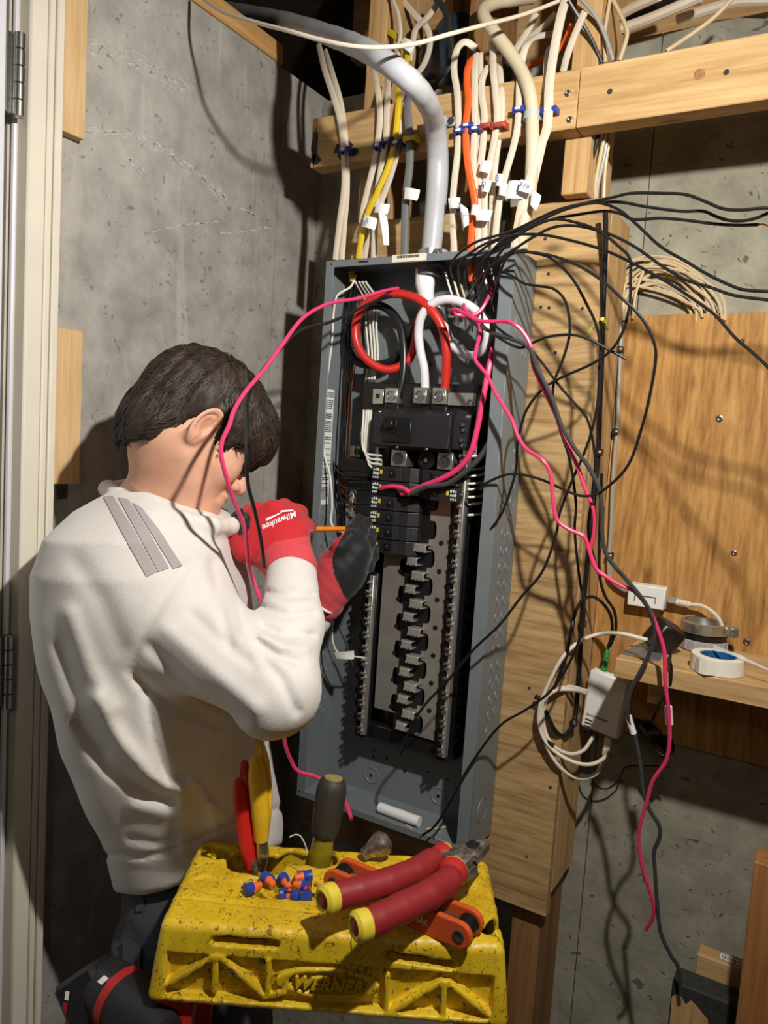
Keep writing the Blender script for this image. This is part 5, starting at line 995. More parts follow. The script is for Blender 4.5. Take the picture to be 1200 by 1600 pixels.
def lad_d(P):
    x, y, z = P.T; fl = .012*(-z/HT)
    qx = np.abs(x-LW/2)-(LW/2+fl); qy = np.abs(y-LD/2)-(LD/2+.006*(-z/HT)); qz = np.abs(z+HT/2)-HT/2; r = .010
    d = np.sqrt(np.maximum(qx+r, 0)**2+np.maximum(qy+r, 0)**2+np.maximum(qz+r, 0)**2)+np.minimum(np.maximum(np.maximum(qx, qy), qz)+r, 0)-r
    hol = np.maximum(np.maximum(np.abs(x-LW/2)-(LW/2+fl-.007), np.abs(y-LD/2-.004)-(LD/2-.013)), np.abs(z+HT/2+.009)-(HT/2)); d = np.maximum(d, -hol)          # hollow underneath
    F2 = np.stack([x, z], -1); front = y < .05
    pan = np.maximum(np.maximum(np.abs(x-LW/2)-(LW/2-.010), z+.036), -(z+HT-.010))          # recessed lower panel on the front
    d = np.where(front, smax(d, -np.maximum(pan, y-.0035+.006*(z/HT)), .002), d)
    rb = np.min([seg2(F2, a, b) for a, b in RIBS], axis=0)-.0032; d = np.where(front, smin(d, np.maximum(rb, np.abs(y+.001-.003)-.006), .002), d)
    e = np.abs(np.sqrt(((x-LOGO[0])/.052)**2+((z-LOGO[1])/.0165)**2+1e-9)-1)*.0165-.0024; d = np.where(front, smin(d, np.maximum(e, np.abs(y-.002)-.005), .0015), d)
    for a, b in (S1, S2): d = np.where(front, smax(d, -np.maximum(seg2(F2, a, b)-.0055, np.abs(y)-.03), .002), d)
    T = np.stack([x, y], -1)
    def pit(a, b, r, dep): return np.maximum(seg2(T, a, b)-r, -z-dep)
    up = z > -.05
    for a, b, r, dep in ((topxy(330, 1328), topxy(345, 1332), .014, .007), (topxy(385, 1345), topxy(415, 1350), .026, .05), (topxy(455, 1337), topxy(470, 1340), .016, .05), (topxy(500, 1340), topxy(502, 1340), .022, .05), (topxy(400, 1386), topxy(478, 1388), .021, .006), (topxy(320, 1380), topxy(380, 1390), .016, .0025), (topxy(560, 1385), topxy(720, 1410), .045, .004), (topxy(760, 1452), topxy(778, 1432), .0065, .05)):
        d = np.where(up, smax(d, -pit(a, b, r, dep), .005), d)
    g = seg2(T, topxy(285, 1402), topxy(560, 1432)); d = d+.0016*np.exp(-(g/.003)**2)*(z > -.02)
    return d+.0003*np.sin(x*420)*np.sin(y*380)+.0004*np.sin(x*170+y*210)
Vl, Ql = surf(lad_d, arr(-.022, LW+.022, .0021), arr(-.014, LD+.014, .0021), arr(-HT-.006, .006, .0021), slack=2.2)
Vl = FL+Vl[:, :1]*ex+Vl[:, 1:2]*ey+Vl[:, 2:3]*ez; lt = mk('ladder_top', (Vl, Ql), M_lad, ld, fix=False, angle=180)
bvh_l = BVHTree.FromPolygons(Vl.tolist(), Ql.tolist())
text_on('raised_lettering', 'WERNER', .0195, FL+ex*LOGO[0]+ez*LOGO[1]-ey*.0015, ex, ez, plain('worn_yellow_letters', (214, 180, 40), .45, var=.12), lt, lift=.0, shear=.3, depth=.0036, bold=.0007, spacing=1.05)
for q in ((410, 1502), (362, 1521), (690, 1563), (765, 1512)):
    l = frxz(*q); m = MB(); m.lathe(FL+ex*l[0]+ez*l[1]+ey*.004, -ey, [(0, .0042), (.004, .0042), (.005, .003), (.0045, .001)], 12); mk('rivet', m, M_dark if q[0] == 410 else M_alu, lt)
# rails and steps down to the floor
zb = ZL-HT+.012
for sx in (0, 1):
    for sy in (0, 1):
        a = FL+ex*(.020+sx*(LW-.04))+ey*(.026+sy*(LD-.06))+ez*(zb-ZL); b = FL+ex*(-.055+sx*(LW+.11))+ey*(-.20+sy*(LD+.17)); b[2] = 0; m = MB(); dxy = .013
        P = [(-.030, -.013), (.030, -.013), (.030, .013), (-.030, .013)]
        m.prism([a+ex*p*.6*(1)+ey*q for p, q in P], (0, 0, 0)); m.v = []; m.f = []; m.n = 0
        top = [a+ex*p*.75+ey*q for p, q in P]; bot = [b+ex*p*.75+ey*q for p, q in P]; m.add(np.array(top+bot), [(0, 1, 2, 3), (7, 6, 5, 4)]+[(i, i+4, (i+1) % 4+4, (i+1) % 4) for i in range(4)]); mk('rail', m, M_rail, ld, smooth=False)
for k, z in enumerate((.28, .56, .84)):
    f = 1-z/zb; a = FL+ex*(.020-.075*f+.02)+ey*(.026-.226*f-.03); b = FL+ex*(LW-.020+.075*f-.02)+ey*(.026-.226*f+.05); m = MB(); A = V3((a[0], a[1], z)); m.prism([A, A+ex*((b-a)@ex), A+ex*((b-a)@ex)+ey*.075, A+ey*.075], (0, 0, .022)); mk('step', m, M_alu, ld, smooth=False)
# ---- a camera-aligned helper for tools whose shape is soft
def softmesh(name, fn, pts_, pad, g, mat, parent, **k):
    P = np.array(pts_); lo, hi = P.min(0)-pad, P.max(0)+pad; V, Q = surf(fn, arr(lo[0], hi[0], g), arr(lo[1], hi[1], g), arr(lo[2], hi[2], g), slack=2.0); return mk(name, (V, Q), mat, parent, fix=False, angle=180)
M_pr = plain('dark_red_grip', (142, 36, 40), .5, var=.08, scale=30); M_pr2 = plain('bright_red_grip', (186, 44, 40), .45, var=.08); M_py = plain('yellow_grip_end', (222, 200, 60), .42, var=.06)
M_jaw = NT('worn_steel'); _v = M_jaw.coord(); M_jaw.col(M_jaw.ramp(M_jaw.noise(_v, 70, 6, .7), [(.32, srgb(92, 80, 70)), (.5, srgb(150, 142, 134)), (.66, srgb(212, 208, 204))])); M_jaw = M_jaw.fin(.42, .85)
pl = thing('lineman_pliers', 'large pliers with dark red grips and yellow grip ends on the ladder top', 'pliers', tuple(at(620, 1400, z=1.15)))
def grip(path, rs):
    P = [at(a, b, z=z) for a, b, z in path]
    def d(Q): return d_chain(Q, P, rs, .0015)
    return d, P
for path, rs, ye, gd in (([(694, 1338, 1.178), (672, 1346, 1.180), (648, 1362, 1.180), (606, 1378, 1.180), (560, 1392, 1.180), (520, 1402, 1.180)], [.0135, .0150, .0155, .0160, .0160, .0162], (500, 1410, 1.180), (678, 1340)),
                         ([(708, 1362, 1.178), (700, 1378, 1.180), (668, 1400, 1.182), (625, 1420, 1.182), (592, 1436, 1.182), (572, 1444, 1.182)], [.0150, .0165, .0170, .0165, .0160, .0160], (552, 1450, 1.182), (702, 1366))):
    d, P = grip(path, rs); softmesh('grip', lambda Q, d=d: d(Q)-0, P, .025, .0024, M_pr, pl)
    c = at(*ye[:2], z=ye[2]); ax = c-P[-1]; ax /= np.linalg.norm(ax); r0 = rs[-1]
    m = MB(); m.lathe(P[-1], ax, [(-.002, r0+.0004), (.003, r0+.0008), (.012, r0+.0006), (.0155, r0*.78), (.0145, r0*.60), (.010, r0*.48), (.010, .001)], 20); mk('grip_end', m, M_py, pl)
    g0 = P[0]; gx = (P[0]-P[1])/np.linalg.norm(P[0]-P[1]); m = MB(); m.lathe(g0, gx, [(-.022, rs[0]*1.0), (-.010, rs[0]*1.12), (-.002, rs[0]*1.28), (.002, rs[0]*1.2)], 20); mk('guard', m, M_pr2, pl)
    m = MB(); m.lathe(g0, gx, [(.0015, rs[0]*1.22), (.0045, rs[0]*1.18), (.0055, rs[0]*.9)], 20); mk('guard_rim', m, M_py, pl)
def pp3(L, z): return [at(a, b, z=z) for a, b in L]
m = MB(); J = pp3([(690, 1330), (712, 1316), (764, 1309), (766, 1316), (748, 1338), (742, 1333), (730, 1348), (700, 1343)], 1.192); m.prism(J, (0, 0, -.012)); mk('jaw', m, M_jaw, pl, smooth=False, bevel=.002)
m = MB(); J = pp3([(693, 1338), (722, 1338), (748, 1341), (745, 1352), (728, 1364), (704, 1354)], 1.178); m.prism(J, (0, 0, -.014)); mk('jaw', m, M_jaw, pl, smooth=False, bevel=.002)
m = MB(); m.lathe(at(715, 1333, z=1.192), (0, 0, 1), [(-.004, .011), (.0015, .011), (.0025, .006), (.0026, .001)], 20); mk('pivot', m, M_jaw, pl)
m = MB(); m.prism(pp3([(727, 1318), (738, 1312), (751, 1318), (744, 1326), (732, 1325)], 1.1924), (0, 0, .0004)); mk('jaw_opening', m, M_blk, pl, smooth=False)
m = MB(); a = at(700, 1345, z=1.176); b = at(693, 1362, z=1.172); m.tube([a, b], .010, 8, smooth=False); mk('shank', m, M_jaw, pl)
# ---- hex key set
M_or = plain('orange_plastic', (206, 84, 38), .45, var=.06, scale=30)
hx = thing('hex_key_set', 'orange folding hex key set lying under the red pliers', 'hex keys', tuple(at(630, 1410, z=1.130)))
a = at(527, 1374, z=1.146); b = at(722, 1456, z=1.146); ux = b-a; HL = float(np.linalg.norm(ux)); ux /= HL; uy = np.array([-ux[1], ux[0], 0])
def stad(r, off, thk, x0, x1, zc):
    P = [a+ux*(x0-r*math.sin(t))+ez*(zc+r*math.cos(t)) for t in np.linspace(0, math.pi, 9)]+[a+ux*(x1+r*math.sin(t))+ez*(zc-r*math.cos(t)) for t in np.linspace(0, math.pi, 9)]
    return [p+uy*off for p in P], uy*thk
for off, thk in ((-.0015, -.008), (.0215, .008)):
    P, dv = stad(.0155, off, thk, 0, HL, 0); m = MB(); m.prism(P, dv); s = mk('side_plate', m, M_or, hx, smooth=False, bevel=.002)
    for x0, x1 in ((.035, HL-.05),):
        P, dv = stad(.008, off+thk, -.0015 if thk < 0 else .0015, x0, x1, 0); m = MB(); m.prism(P, dv); mk('raised_panel', m, M_or, s, smooth=False, bevel=.001)
    for x in (0, HL):
        m = MB(); m.lathe(a+ux*x+uy*(off+thk), uy*np.sign(thk), [(-.001, .007), (.0012, .007), (.0016, .0055), (.0008, .004), (.0008, .001)], 16); mk('pivot_screw', m, M_dark, s)
for k in range(6):
    y = .0010+k*.0034; m = MB(); m.tube([a+ux*.002+uy*y+ez*(.004-.002*(k % 2)), a+ux*(HL-.01)+uy*y+ez*(.004-.002*(k % 2))], .0016, 6, smooth=False); mk('hex_key', m, M_jaw, hx)
    for x in (0, HL): m = MB(); m.lathe(a+ux*x+uy*(y-.0013), uy, [(0, .0125), (.0026, .0125)], 18); mk('key_end', m, plain('blackened_steel', (58, 56, 54), .4, .8), hx)
text_on('white_lettering', 'SAE', .0098, a+ux*(HL*.735)-uy*.0114+ez*.001, ux, ez, M_print, hx)
# ---- small steel socket, chisel tip
sk = MB(); c = at(590, 1322, z=1.150); sk.lathe(c-V3((0, 0, 0)), at(560, 1340, z=1.138)-at(600, 1315, z=1.16), [(-.018, .008), (-.012, .016), (-.004, .0165), (.006, .013), (.014, .009), (.022, .0085)], 18); tag(mk('steel_socket', sk, M_jaw), 'rusty steel socket end behind the orange hex keys', 'socket')
# ---- black handled screwdriver standing in the tray
sw = thing('screwdriver', 'screwdriver with a ribbed black handle standing in the ladder tray', 'screwdriver', tuple(at(501, 1345, z=1.10)))
b0 = at(501, 1338, z=1.125); t0 = at(521, 1216, t=float((b0-CAM)@AW)-.0); ax = (t0-b0); LH = float(np.linalg.norm(ax)); ax /= LH
m = MB(); n = 24; prof = [(.026, .0135), (.030, .0175), (.040, .0195), (.065, .0208), (.085, .0212), (LH-.014, .0205), (LH-.004, .0180), (LH, .0135)]
m.lathe(b0, ax, prof, n); v = m.verts().reshape(len(prof), n, 3); cc_ = v.mean(1, keepdims=True); v[2:-2] = cc_[2:-2]+(v[2:-2]-cc_[2:-2])*np.where(np.arange(n) % 3 == 0, .93, 1.0)[None, :, None]; m.v = [v.reshape(-1, 3)]; mk('handle', m, plain('black_rubber_grip', (50, 48, 42), .6, var=.15), sw)
m = MB(); m.lathe(b0, ax, [(LH-.001, .0130), (LH+.0012, .0125), (LH+.0016, .001)], 20); mk('end_cap', m, plain('speckled_cap', (150, 140, 78), .5, var=.5, scale=500), sw)
m = MB(); m.lathe(b0, ax, [(-.020, .0125), (-.004, .0165), (.010, .0160), (.022, .0150), (.030, .0145)], 20); v = m.verts().reshape(5, 20, 3); cc_ = v.mean(1, keepdims=True); v = cc_+(v-cc_)*np.where(np.arange(20) % 2 == 0, .94, 1.0)[None, :, None]; m.v = [v.reshape(-1, 3)]; mk('collar', m, plain('amber_plastic', (176, 158, 44), .2, var=.1, Transmission_Weight=.5), sw)
m = MB(); m.lathe(b0, -ax, [(.018, .004), (.045, .004)], 10); mk('shaft', m, M_steel, sw)
# ---- strippers standing in the left hole
def tool(name, label, grips, mat, rs, base):
    t = thing(name, label, 'pliers', tuple(at(*base, z=1.085)))
    for L, r in zip(grips, rs):
        P = [at(x, y, t=tt) for x, y, tt in L]; m = MB(); R = [r*.55]+[r]*(len(P)-2)+[r*.8]; m.tube(P, R, 14, sub=6); mk('grip', m, mat, t, fix=False)
        m = MB(); m.lathe(P[0], P[0]-P[1], [(-.001, r*.55), (.002, r*.35), (.0026, .0005)], 14); mk('grip_tip', m, mat, t)
    return t
TT = 1.02
t1 = tool('wire_strippers', 'slim pliers with red grips standing in the ladder tray', [[(382, 1190, TT+.03), (384, 1225, TT+.02), (390, 1290, TT+.01), (396, 1348, TT+.005)], [(373, 1218, TT), (376, 1250, TT), (383, 1310, TT), (392, 1356, TT)]], plain('red_dip_grip', (190, 34, 28), .35, var=.06), (.0085, .0100), (395, 1350))
m = MB(); P = [at(394, 1345, t=TT), at(400, 1375, t=TT-.005)]; m.tube(P, [.008, .003], 8, smooth=False); mk('jaws', m, M_jaw, t1)
t2 = tool('wire_strippers', 'wire strippers with yellow grips standing in the ladder tray', [[(404, 1156, TT+.035), (409, 1190, TT+.03), (414, 1250, TT+.02), (410, 1306, TT+.01)], [(399, 1182, TT-.005), (402, 1215, TT-.005), (407, 1270, TT), (408, 1312, TT+.005)]], plain('yellow_dip_grip', (222, 178, 40), .35, var=.06), (.0105, .0125), (408, 1350))
m = MB(); m.tube([at(409, 1305, t=TT+.008), at(411, 1335, t=TT+.006), at(409, 1362, t=TT+.004)], [.006, .0085, .004], 8); mk('jaws', m, M_steel, t2)
m = MB(); m.tube([at(404, 1308, t=TT), at(405, 1350, t=TT)], .0035, 8, smooth=False); mk('jaws', m, M_steel, t2)
# ---- twist-on connectors
M_wn = plain('blue_connector', (38, 66, 158), .4, var=.06); M_wo = plain('orange_connector', (236, 112, 52), .4, var=.06)
r0 = thing('wire_connector', 'x', 'wire connector', (0, 0, 0), 'blue and orange wire connectors')
m = MB(); m.lathe((0, 0, 0), (1, 0, 0), [(0, .0062), (.0005, .0076), (.010, .0070), (.0115, .0058), (.0115, .002)], 14); mk('skirt', m, M_wn, r0, origin=(0, 0, 0))
m = MB(); m.lathe((.0112, 0, 0), (1, 0, 0), [(0, .0060), (.003, .0056), (.011, .0040), (.0125, .002)], 12); mk('tip', m, M_wo, r0, origin=(0, 0, 0))
for s in (-1, 1): m = MB(); m.box((.008, s*.004-.0015, -.0012), (.019, s*.0078, .0012), .0006); mk('wing', m, M_wn if s > 0 else M_wo, r0, origin=(0, 0, 0))
for k, (p0, p1, lb) in enumerate((((383, 1391), (402, 1384), 'leftmost, dark mouth facing left'), ((413, 1369), (432, 1387), 'second from the left, leaning right'), ((441, 1371), (455, 1391), 'in the middle of the pile'), ((487, 1368), (458, 1372), 'at the back right, mouth facing right'), ((485, 1387), (458, 1381), 'at the right, below the back one'), ((436, 1397), (452, 1396), 'at the front edge of the tray'), ((468, 1400), (450, 1398), 'at the front, half hidden'), ((478, 1404), (480, 1393), 'nearest the yellow plier grip'))):
    zc = 1.1325; A = at(*p0, z=zc); B = at(*p1, z=zc); yaw = math.atan2(B[1]-A[1], B[0]-A[0]); lab = 'blue and orange wire connector '+lb
    if k == 0: r0.location = A; r0.rotation_euler = (0, 0, yaw); r0['label'] = lab
    else: copy_tree(r0, A, (k*.7, 0, yaw), lab)
m = MB(); m.tube([at(*q, t=.985) for q in ((452, 1308), (462, 1304), (470, 1307), (476, 1318), (480, 1330))], .0008, 6); tag(mk('wire_scrap', m, M_ww, fix=False), 'thin white wire bit curling up from the ladder tray', 'scrap')
# ---- impact driver at the lower left, on a crate below the frame
cr = MB(); c0 = at(150, 1600, t=.93); cr.box((c0[0]-.095, c0[1]-.06, 0), (c0[0]-.01, c0[1]+.05, .905), .004); tag(mk('wood_crate', cr, M_stain, smooth=False), 'crate under the impact driver at the lower left', 'crate')
M_db = plain('driver_black', (30, 30, 32), .5, var=.15, scale=90); M_drd = plain('driver_red', (170, 36, 34), .45, var=.08)
dr_ = thing('impact_driver', 'black and red cordless driver with its battery at the lower left', 'power tool', (c0[0], c0[1], .906))
A = at(160, 1535, t=.965); B = at(262, 1622, t=.90); bx = (B-A)/np.linalg.norm(B-A); LB = float(np.linalg.norm(B-A))
m = MB(); m.lathe(A, bx, [(-.004, .026), (.0, .031), (.014, .0335), (.030, .0345), (.044, .0345), (.060, .036), (.085, .0355), (LB, .033), (LB+.01, .020)], 24); mk('housing', m, M_db, dr_)
m = MB(); m.lathe(A, bx, [(.030, .0350), (.031, .0362), (.041, .0362), (.042, .0350)], 24); mk('red_band', m, M_drd, dr_)
bc = at(128, 1546, t=.955); m = MB(); e1 = at(165, 1490, t=.955)-at(108, 1530, t=.955); e1 /= np.linalg.norm(e1); e2 = at(95, 1600, t=.945)-at(112, 1535, t=.955); e2 /= np.linalg.norm(e2); e2 -= e1*(e1@e2); e2 /= np.linalg.norm(e2); e3 = np.cross(e1, e2)
m.box((-.026, -.020, -.018), (.034, .060, .034), .006); m.xf(lambda v: bc+v[:, :1]*e1+v[:, 1:2]*e2+v[:, 2:3]*e3*(-1 if e3@AW < 0 else 1)); bt = mk('battery', m, M_db, dr_)
bv = BVHTree.FromPolygons(np.array([v.co[:] for v in bt.data.vertices])@np.eye(3)+WO[bt.name] if False else [tuple(V3(v.co[:])+WO[bt.name]) for v in bt.data.vertices], [tuple(p.vertices) for p in bt.data.polygons])
hs_ = bpy.data.objects['housing']; bvx = BVHTree.FromPolygons([tuple(V3(v.co[:])+WO[hs_.name]) for v in hs_.data.vertices], [tuple(p.vertices) for p in hs_.data.polygons])
for bq, qd, mt, nm_ in ((bvx, ((152, 1534), (163, 1524), (170, 1529), (159, 1539)), M_print, 'badge'), (bvx, ((166, 1534), (176, 1526), (182, 1532), (168, 1545)), M_drd, 'badge'), (bv, ((103, 1548), (109, 1549), (107, 1563), (101, 1562)), M_print, 'badge'), (bv, ((99, 1566), (106, 1567), (103, 1590), (96, 1590)), M_drd, 'badge')):
    m = MB(); m.grid(drape(bq, qd, 3, 3, .0006)); mk(nm_, m, mt, dr_, fix=False)
# ================================================================== shelf and network gear on the right
m = MB(); m.box((-.268, 1.195, 1.3555), (.62, 1.3975, 1.386), .0012); tag(mk('shelf_board', m, M_pine, smooth=False), 'pine shelf board on the amber plywood holding the fittings', 'shelf')
m = MB(); m.box((-.234, 1.30, 1.294), (-.207, 1.3975, 1.355), .001); tag(mk('shelf_bracket', m, M_pine, smooth=False), 'small wood block supporting the shelf from below', 'bracket')
SZ = 1.3865
m = MB(); m.prism([at(*q, z=SZ) for q in ((970, 1021), (1006, 1004), (1036, 1016), (1032, 1034), (1018, 1033))], (0, 0, .0022)); tag(mk('steel_plate', m, plain('galvanised', (170, 172, 170), .4, .8, var=.12, scale=40), smooth=False), 'thin galvanised steel plate at the left end of the shelf', 'plate')
ad = thing('power_adapter', 'black cube power adapter tilted on the shelf', 'power adapter', tuple(at(1040, 1030, z=SZ)))
c = at(1037, 995, y=1.285); R_ = np.array(Matrix.Rotation(math.radians(38), 3, 'Z') @ Matrix.Rotation(math.radians(28), 3, 'Y') @ Matrix.Rotation(math.radians(16), 3, 'X'))
m = MB(); m.box(c-V3((.021, .019, .024)), c+V3((.021, .019, .024)), .003, rot=R_); mk('body', m, M_blk, ad)
p_ = at(1009, 1001, y=1.27); m = MB(); m.cyl(p_, p_+V3((.014, .006, -.001)), .0042, 10); mk('cord_grip', m, M_blk, ad)
# conduit fitting: plastic nut, gasket ring, steel strap
ft = thing('conduit_fitting', 'round conduit fitting with steel strap and grey plastic nut on the shelf', 'fitting', tuple(at(1098, 1010, y=1.358)*V3((1, 1, 0))+V3((0, 0, SZ))))
fc = V3(wpos(ft)); RF = .0365
m = MB(); m.lathe(fc, (0, 0, 1), [(0, RF-.003), (.002, RF), (.017, RF), (.019, RF-.003), (.019, RF-.012), (.004, RF-.012)], 36); nt = mk('plastic_nut', m, plain('grey_nut', (158, 158, 156), .5, var=.05), ft)
for k in range(14):
    th = k*2*math.pi/14; d = V3((math.cos(th), math.sin(th), 0)); m = MB(); P = fc+d*RF; m.box(P-V3((.0016, .0016, -.002)), P+V3((.0016, .0016, .016)), .0006); mk('nut_rib', m, plain('grey_nut', (158, 158, 156), .5), nt)
m = MB(); m.lathe(fc, (0, 0, 1), [(.0192, RF-.004), (.020, RF-.001), (.028, RF-.001), (.029, RF-.004)], 36); mk('gasket', m, M_blk, ft)
m = MB(); m.lathe(fc, (0, 0, 1), [(.0292, RF-.002), (.030, RF+.001), (.046, RF+.001), (.047, RF-.001), (.047, RF-.005), (.031, RF-.005)], 36); mk('steel_strap', m, M_lug, ft)
sc = fc+V3((RF+.008, -.008, .038)); m = MB(); m.box(sc-V3((.012, .006, .009)), sc+V3((.008, .006, .009)), .003); e = mk('strap_ear', m, M_lug, ft); m = MB(); m.lathe(sc-V3((-.002, .006, 0)), (0, -1, 0), [(0, .007), (.004, .007), (.004, .005), (.003, .001)], 12); mk('strap_screw', m, M_steel, e)
# tape roll
tr_ = thing('tape_roll', 'white tape roll with blue core and loose end on the shelf front', 'tape', tuple(at(1122, 1052, z=SZ)))
tc = at(1121, 1045, z=SZ); tc = V3((tc[0], max(tc[1], 1.268+.0), SZ)); RT = .0385; tc[1] = 1.1975+RT+.0
tc[0] = at(1121, 1040, y=tc[1])[0]
m = MB(); m.lathe(tc, (0, 0, 1), [(0, RT-.0005), (.0005, RT), (.0235, RT), (.024, RT-.0005), (.024, RT-.012), (.0003, RT-.012)], 40); mk('tape', m, plain('cream_tape', (226, 220, 206), .5, var=.04), tr_)
m = MB(); m.lathe(tc, (0, 0, 1), [(.0004, RT-.0121), (.0232, RT-.0121), (.0232, RT-.0150), (.0008, RT-.0150)], 32); mk('core', m, plain('blue_core', (30, 90, 140), .4), tr_)
m = MB(); P = [tc+V3((-.012, -RT-.001, .012)), tc+V3((-.018, -RT-.006, .0125)), tc+V3((-.010, -RT-.010, .012)), tc+V3((-.002, -RT-.004, .0115))]
G = np.array([[p+V3((0, 0, h)) for h in (-.0105, 0, .0105)] for p in [tc+V3((-.026, -RT+.006, .012)), tc+V3((-.020, -RT-.004, .012)), tc+V3((-.010, -RT-.007, .012)), tc+V3((-.002, -RT-.003, .012)), tc+V3((.002, -RT-.0005, .012))]]); m.grid(G); m.grid(G+V3((0, -.0004, 0))); mk('loose_end', m, plain('cream_tape', (226, 220, 206), .5), tr_, fix=False)
m = MB(); G = np.array([[at(a, b-dy, y=y) for dy in (0, 5-k*.6)] for k, (a, b, y) in enumerate(((1115, 1012, 1.25), (1140, 1022, 1.235), (1165, 1032, 1.222), (1190, 1043, 1.21), (1215, 1054, 1.20), (1245, 1072, 1.19), (1262, 1100, 1.185)))]); m.grid(G); m.grid(G+V3((0, -.0005, 0))); tag(mk('tape_strip', m, M_tag, fix=False), 'white strip hanging out to the right border above the shelf', 'tape')
# network jack box
jb = thing('network_jack', 'small white network jack box on the amber plywood', 'jack box', (-.265, 1.385, 1.437))
m = MB(); m.box((-.297, 1.370, 1.4375), (-.234, 1.3978, 1.4765), .002); mk('housing', m, plain('white_plastic', (230, 228, 222), .4, var=.02), jb)
m = MB()
for a, b in (((-.285, 1.3693, 1.457), (-.249, 1.3702, 1.4585)), ((-.285, 1.3693, 1.447), (-.2838, 1.3702, 1.458)), ((-.2502, 1.3693, 1.447), (-.249, 1.3702, 1.458))): m.box(a, b)
mk('latch_groove', m, M_ink, jb, smooth=False)
pg = at(1048, 937, y=1.378); m = MB(); m.box(pg-V3((.004, .006, .005)), pg+V3((.010, .006, .005)), .001); pk = thing('patch_cable', 'white patch cable plugged into the network jack box', 'cable', tuple(pg)); mk('clear_plug', m, plain('clear_plastic', (200, 200, 196), .2, Transmission_Weight=.6), pk)
m = MB(); q0 = at(1056, 940, y=1.378); q1 = at(1076, 944, y=1.378); m.lathe(q0, q1-q0, [(0, .0058)]+[(.004+.004*k+d_, r_) for k in range(4) for d_, r_ in ((0, .0058), (.0015, .0048), (.003, .0058))]+[(.024, .0040)], 12); mk('boot', m, M_nm, pk)
wire('', [(1074, 944, 1.378), (1095, 946, 1.375), (1112, 955, 1.37), (1124, 968), (1131, 985, 1.37)], .0032, M_nm, '', parent=pk)
# modem box hanging by its leads
M_wp2 = plain('white_plastic', (230, 228, 222), .4, var=.02)
on = thing('optical_terminal', 'white optical network box hanging below the shelf end', 'network box', (-.312, 1.34, 1.205)); oc_ = V3((-.3115, 1.352, 1.2615)); RO = np.array(Matrix.Rotation(math.radians(5.5), 3, 'Y') @ Matrix.Rotation(math.radians(-6), 3, 'Z'))
m = MB(); m.box(oc_-V3((.0365, .0125, .0545)), oc_+V3((.0365, .0125, .0545)), .005, rot=RO); mk('housing', m, M_wp2, on)
def onp(x, z): return oc_+RO@V3((x, -.0128, z))
oxx, ozz = RO@V3((1, 0, 0)), RO@V3((0, 0, 1))
for k in range(4): m = MB(); P = [onp(-.027, -.038-.0062*k+.0025), onp(-.015, -.038-.0062*k+.0025), onp(-.015, -.038-.0062*k), onp(-.027, -.038-.0062*k)]; m.prism(P, (0, -.0004, 0)); mk('indicator', m, M_ink, on, smooth=False)
m = MB(); r_ = random.Random(8); x = -.027
while x < .012: w = r_.choice((.0007, .0012)); P = [onp(x, -.0255), onp(x+w, -.0255), onp(x+w, -.0295), onp(x, -.0295)]; m.prism(P, (0, -.0003, 0)); x += w+.0009
mk('barcode', m, M_ink, on, smooth=False)
gp = at(944, 1046, y=1.352); gt = at(948, 1022, y=1.352); m = MB(); gx_ = (gt-gp)/np.linalg.norm(gt-gp); m.box((-.0045, -.005, -.002), (.0045, .005, .020), .001); m.xf(lambda v: gp+v[:, :1]*oxx+v[:, 1:2]*V3((0, 1, 0))+v[:, 2:3]*gx_); gc = thing('fibre_connector', 'green fibre connector plugged into the top of the white box', 'connector', tuple(gp)); M_grn = plain('green_connector', (40, 150, 70), .4, var=.06); mk('plug', m, M_grn, gc)
m = MB(); m.lathe(gt, gx_, [(-.006, .0045), (.002, .004), (.008, .003), (.010, .002)], 10); mk('boot', m, M_grn, gc)
wire('fibre_cable', [(950, 1012, 1.35), (956, 990, 1.335), (955, 965, 1.32), (944, 945, 1.31), (925, 932, 1.30), (906, 942, 1.28), (896, 970, 1.25), (888, 1010, 1.242), (876, 1050, 1.238), (864, 1080, 1.238), (850, 1096, 1.238)], .0028, M_wb, 'black cable arching from the green connector towards the plywood', 'cable')
wire('fibre_cable', [(953, 1010, 1.345), (962, 985, 1.33), (960, 955, 1.31), (946, 932, 1.295), (938, 905, 1.285), (936, 860, 1.28), (938, 800, 1.275), (940, 740, 1.27)], .0026, M_wb, 'second black cable rising from the green connector along the stud', 'cable')
# looped white cable with ties
LP = [[(1012, 1000, 1.27), (970, 990, 1.27), (935, 991, 1.29), (905, 1003, 1.26), (880, 1026, 1.238), (860, 1062, 1.234), (845, 1098, 1.232), (842, 1130), (852, 1158, 1.234), (872, 1178), (900, 1192, 1.24), (925, 1194, 1.26), (944, 1184, 1.29), (950, 1172, 1.33)]]
wire('network_cable', LP[0], .0034, M_nm, 'white cable sweeping from the power adapter into the loop below', 'cable', n=10)
lc = wire('network_cable', [(945, 1186, 1.335), (930, 1210, 1.30), (902, 1216, 1.27), (876, 1200, 1.245), (856, 1170, 1.238), (846, 1135, 1.234), (848, 1100), (866, 1080, 1.236), (895, 1078, 1.26), (915, 1084, 1.30)], .0034, M_nm, 'white looped cable with a plug under the optical box', 'cable', n=10)
wire('network_cable', [(918, 1080, 1.31), (888, 1073, 1.262), (860, 1083, 1.24), (849, 1108, 1.239), (851, 1140), (864, 1165, 1.242), (890, 1178, 1.26), (912, 1172, 1.29), (926, 1152, 1.33)], .0034, M_nm, 'innermost loop of white cable left of the optical box', 'cable', n=10)
q0 = at(950, 1160, y=1.345); m = MB(); m.box(q0-V3((.006, .006, .016)), q0+V3((.006, .006, .010)), .001); m.lathe(at(947, 1170, y=1.342), (-.1, 0, -1), [(0, .006), (.010, .006), (.013, .004)], 12); mk('plug', m, M_nm, lc)
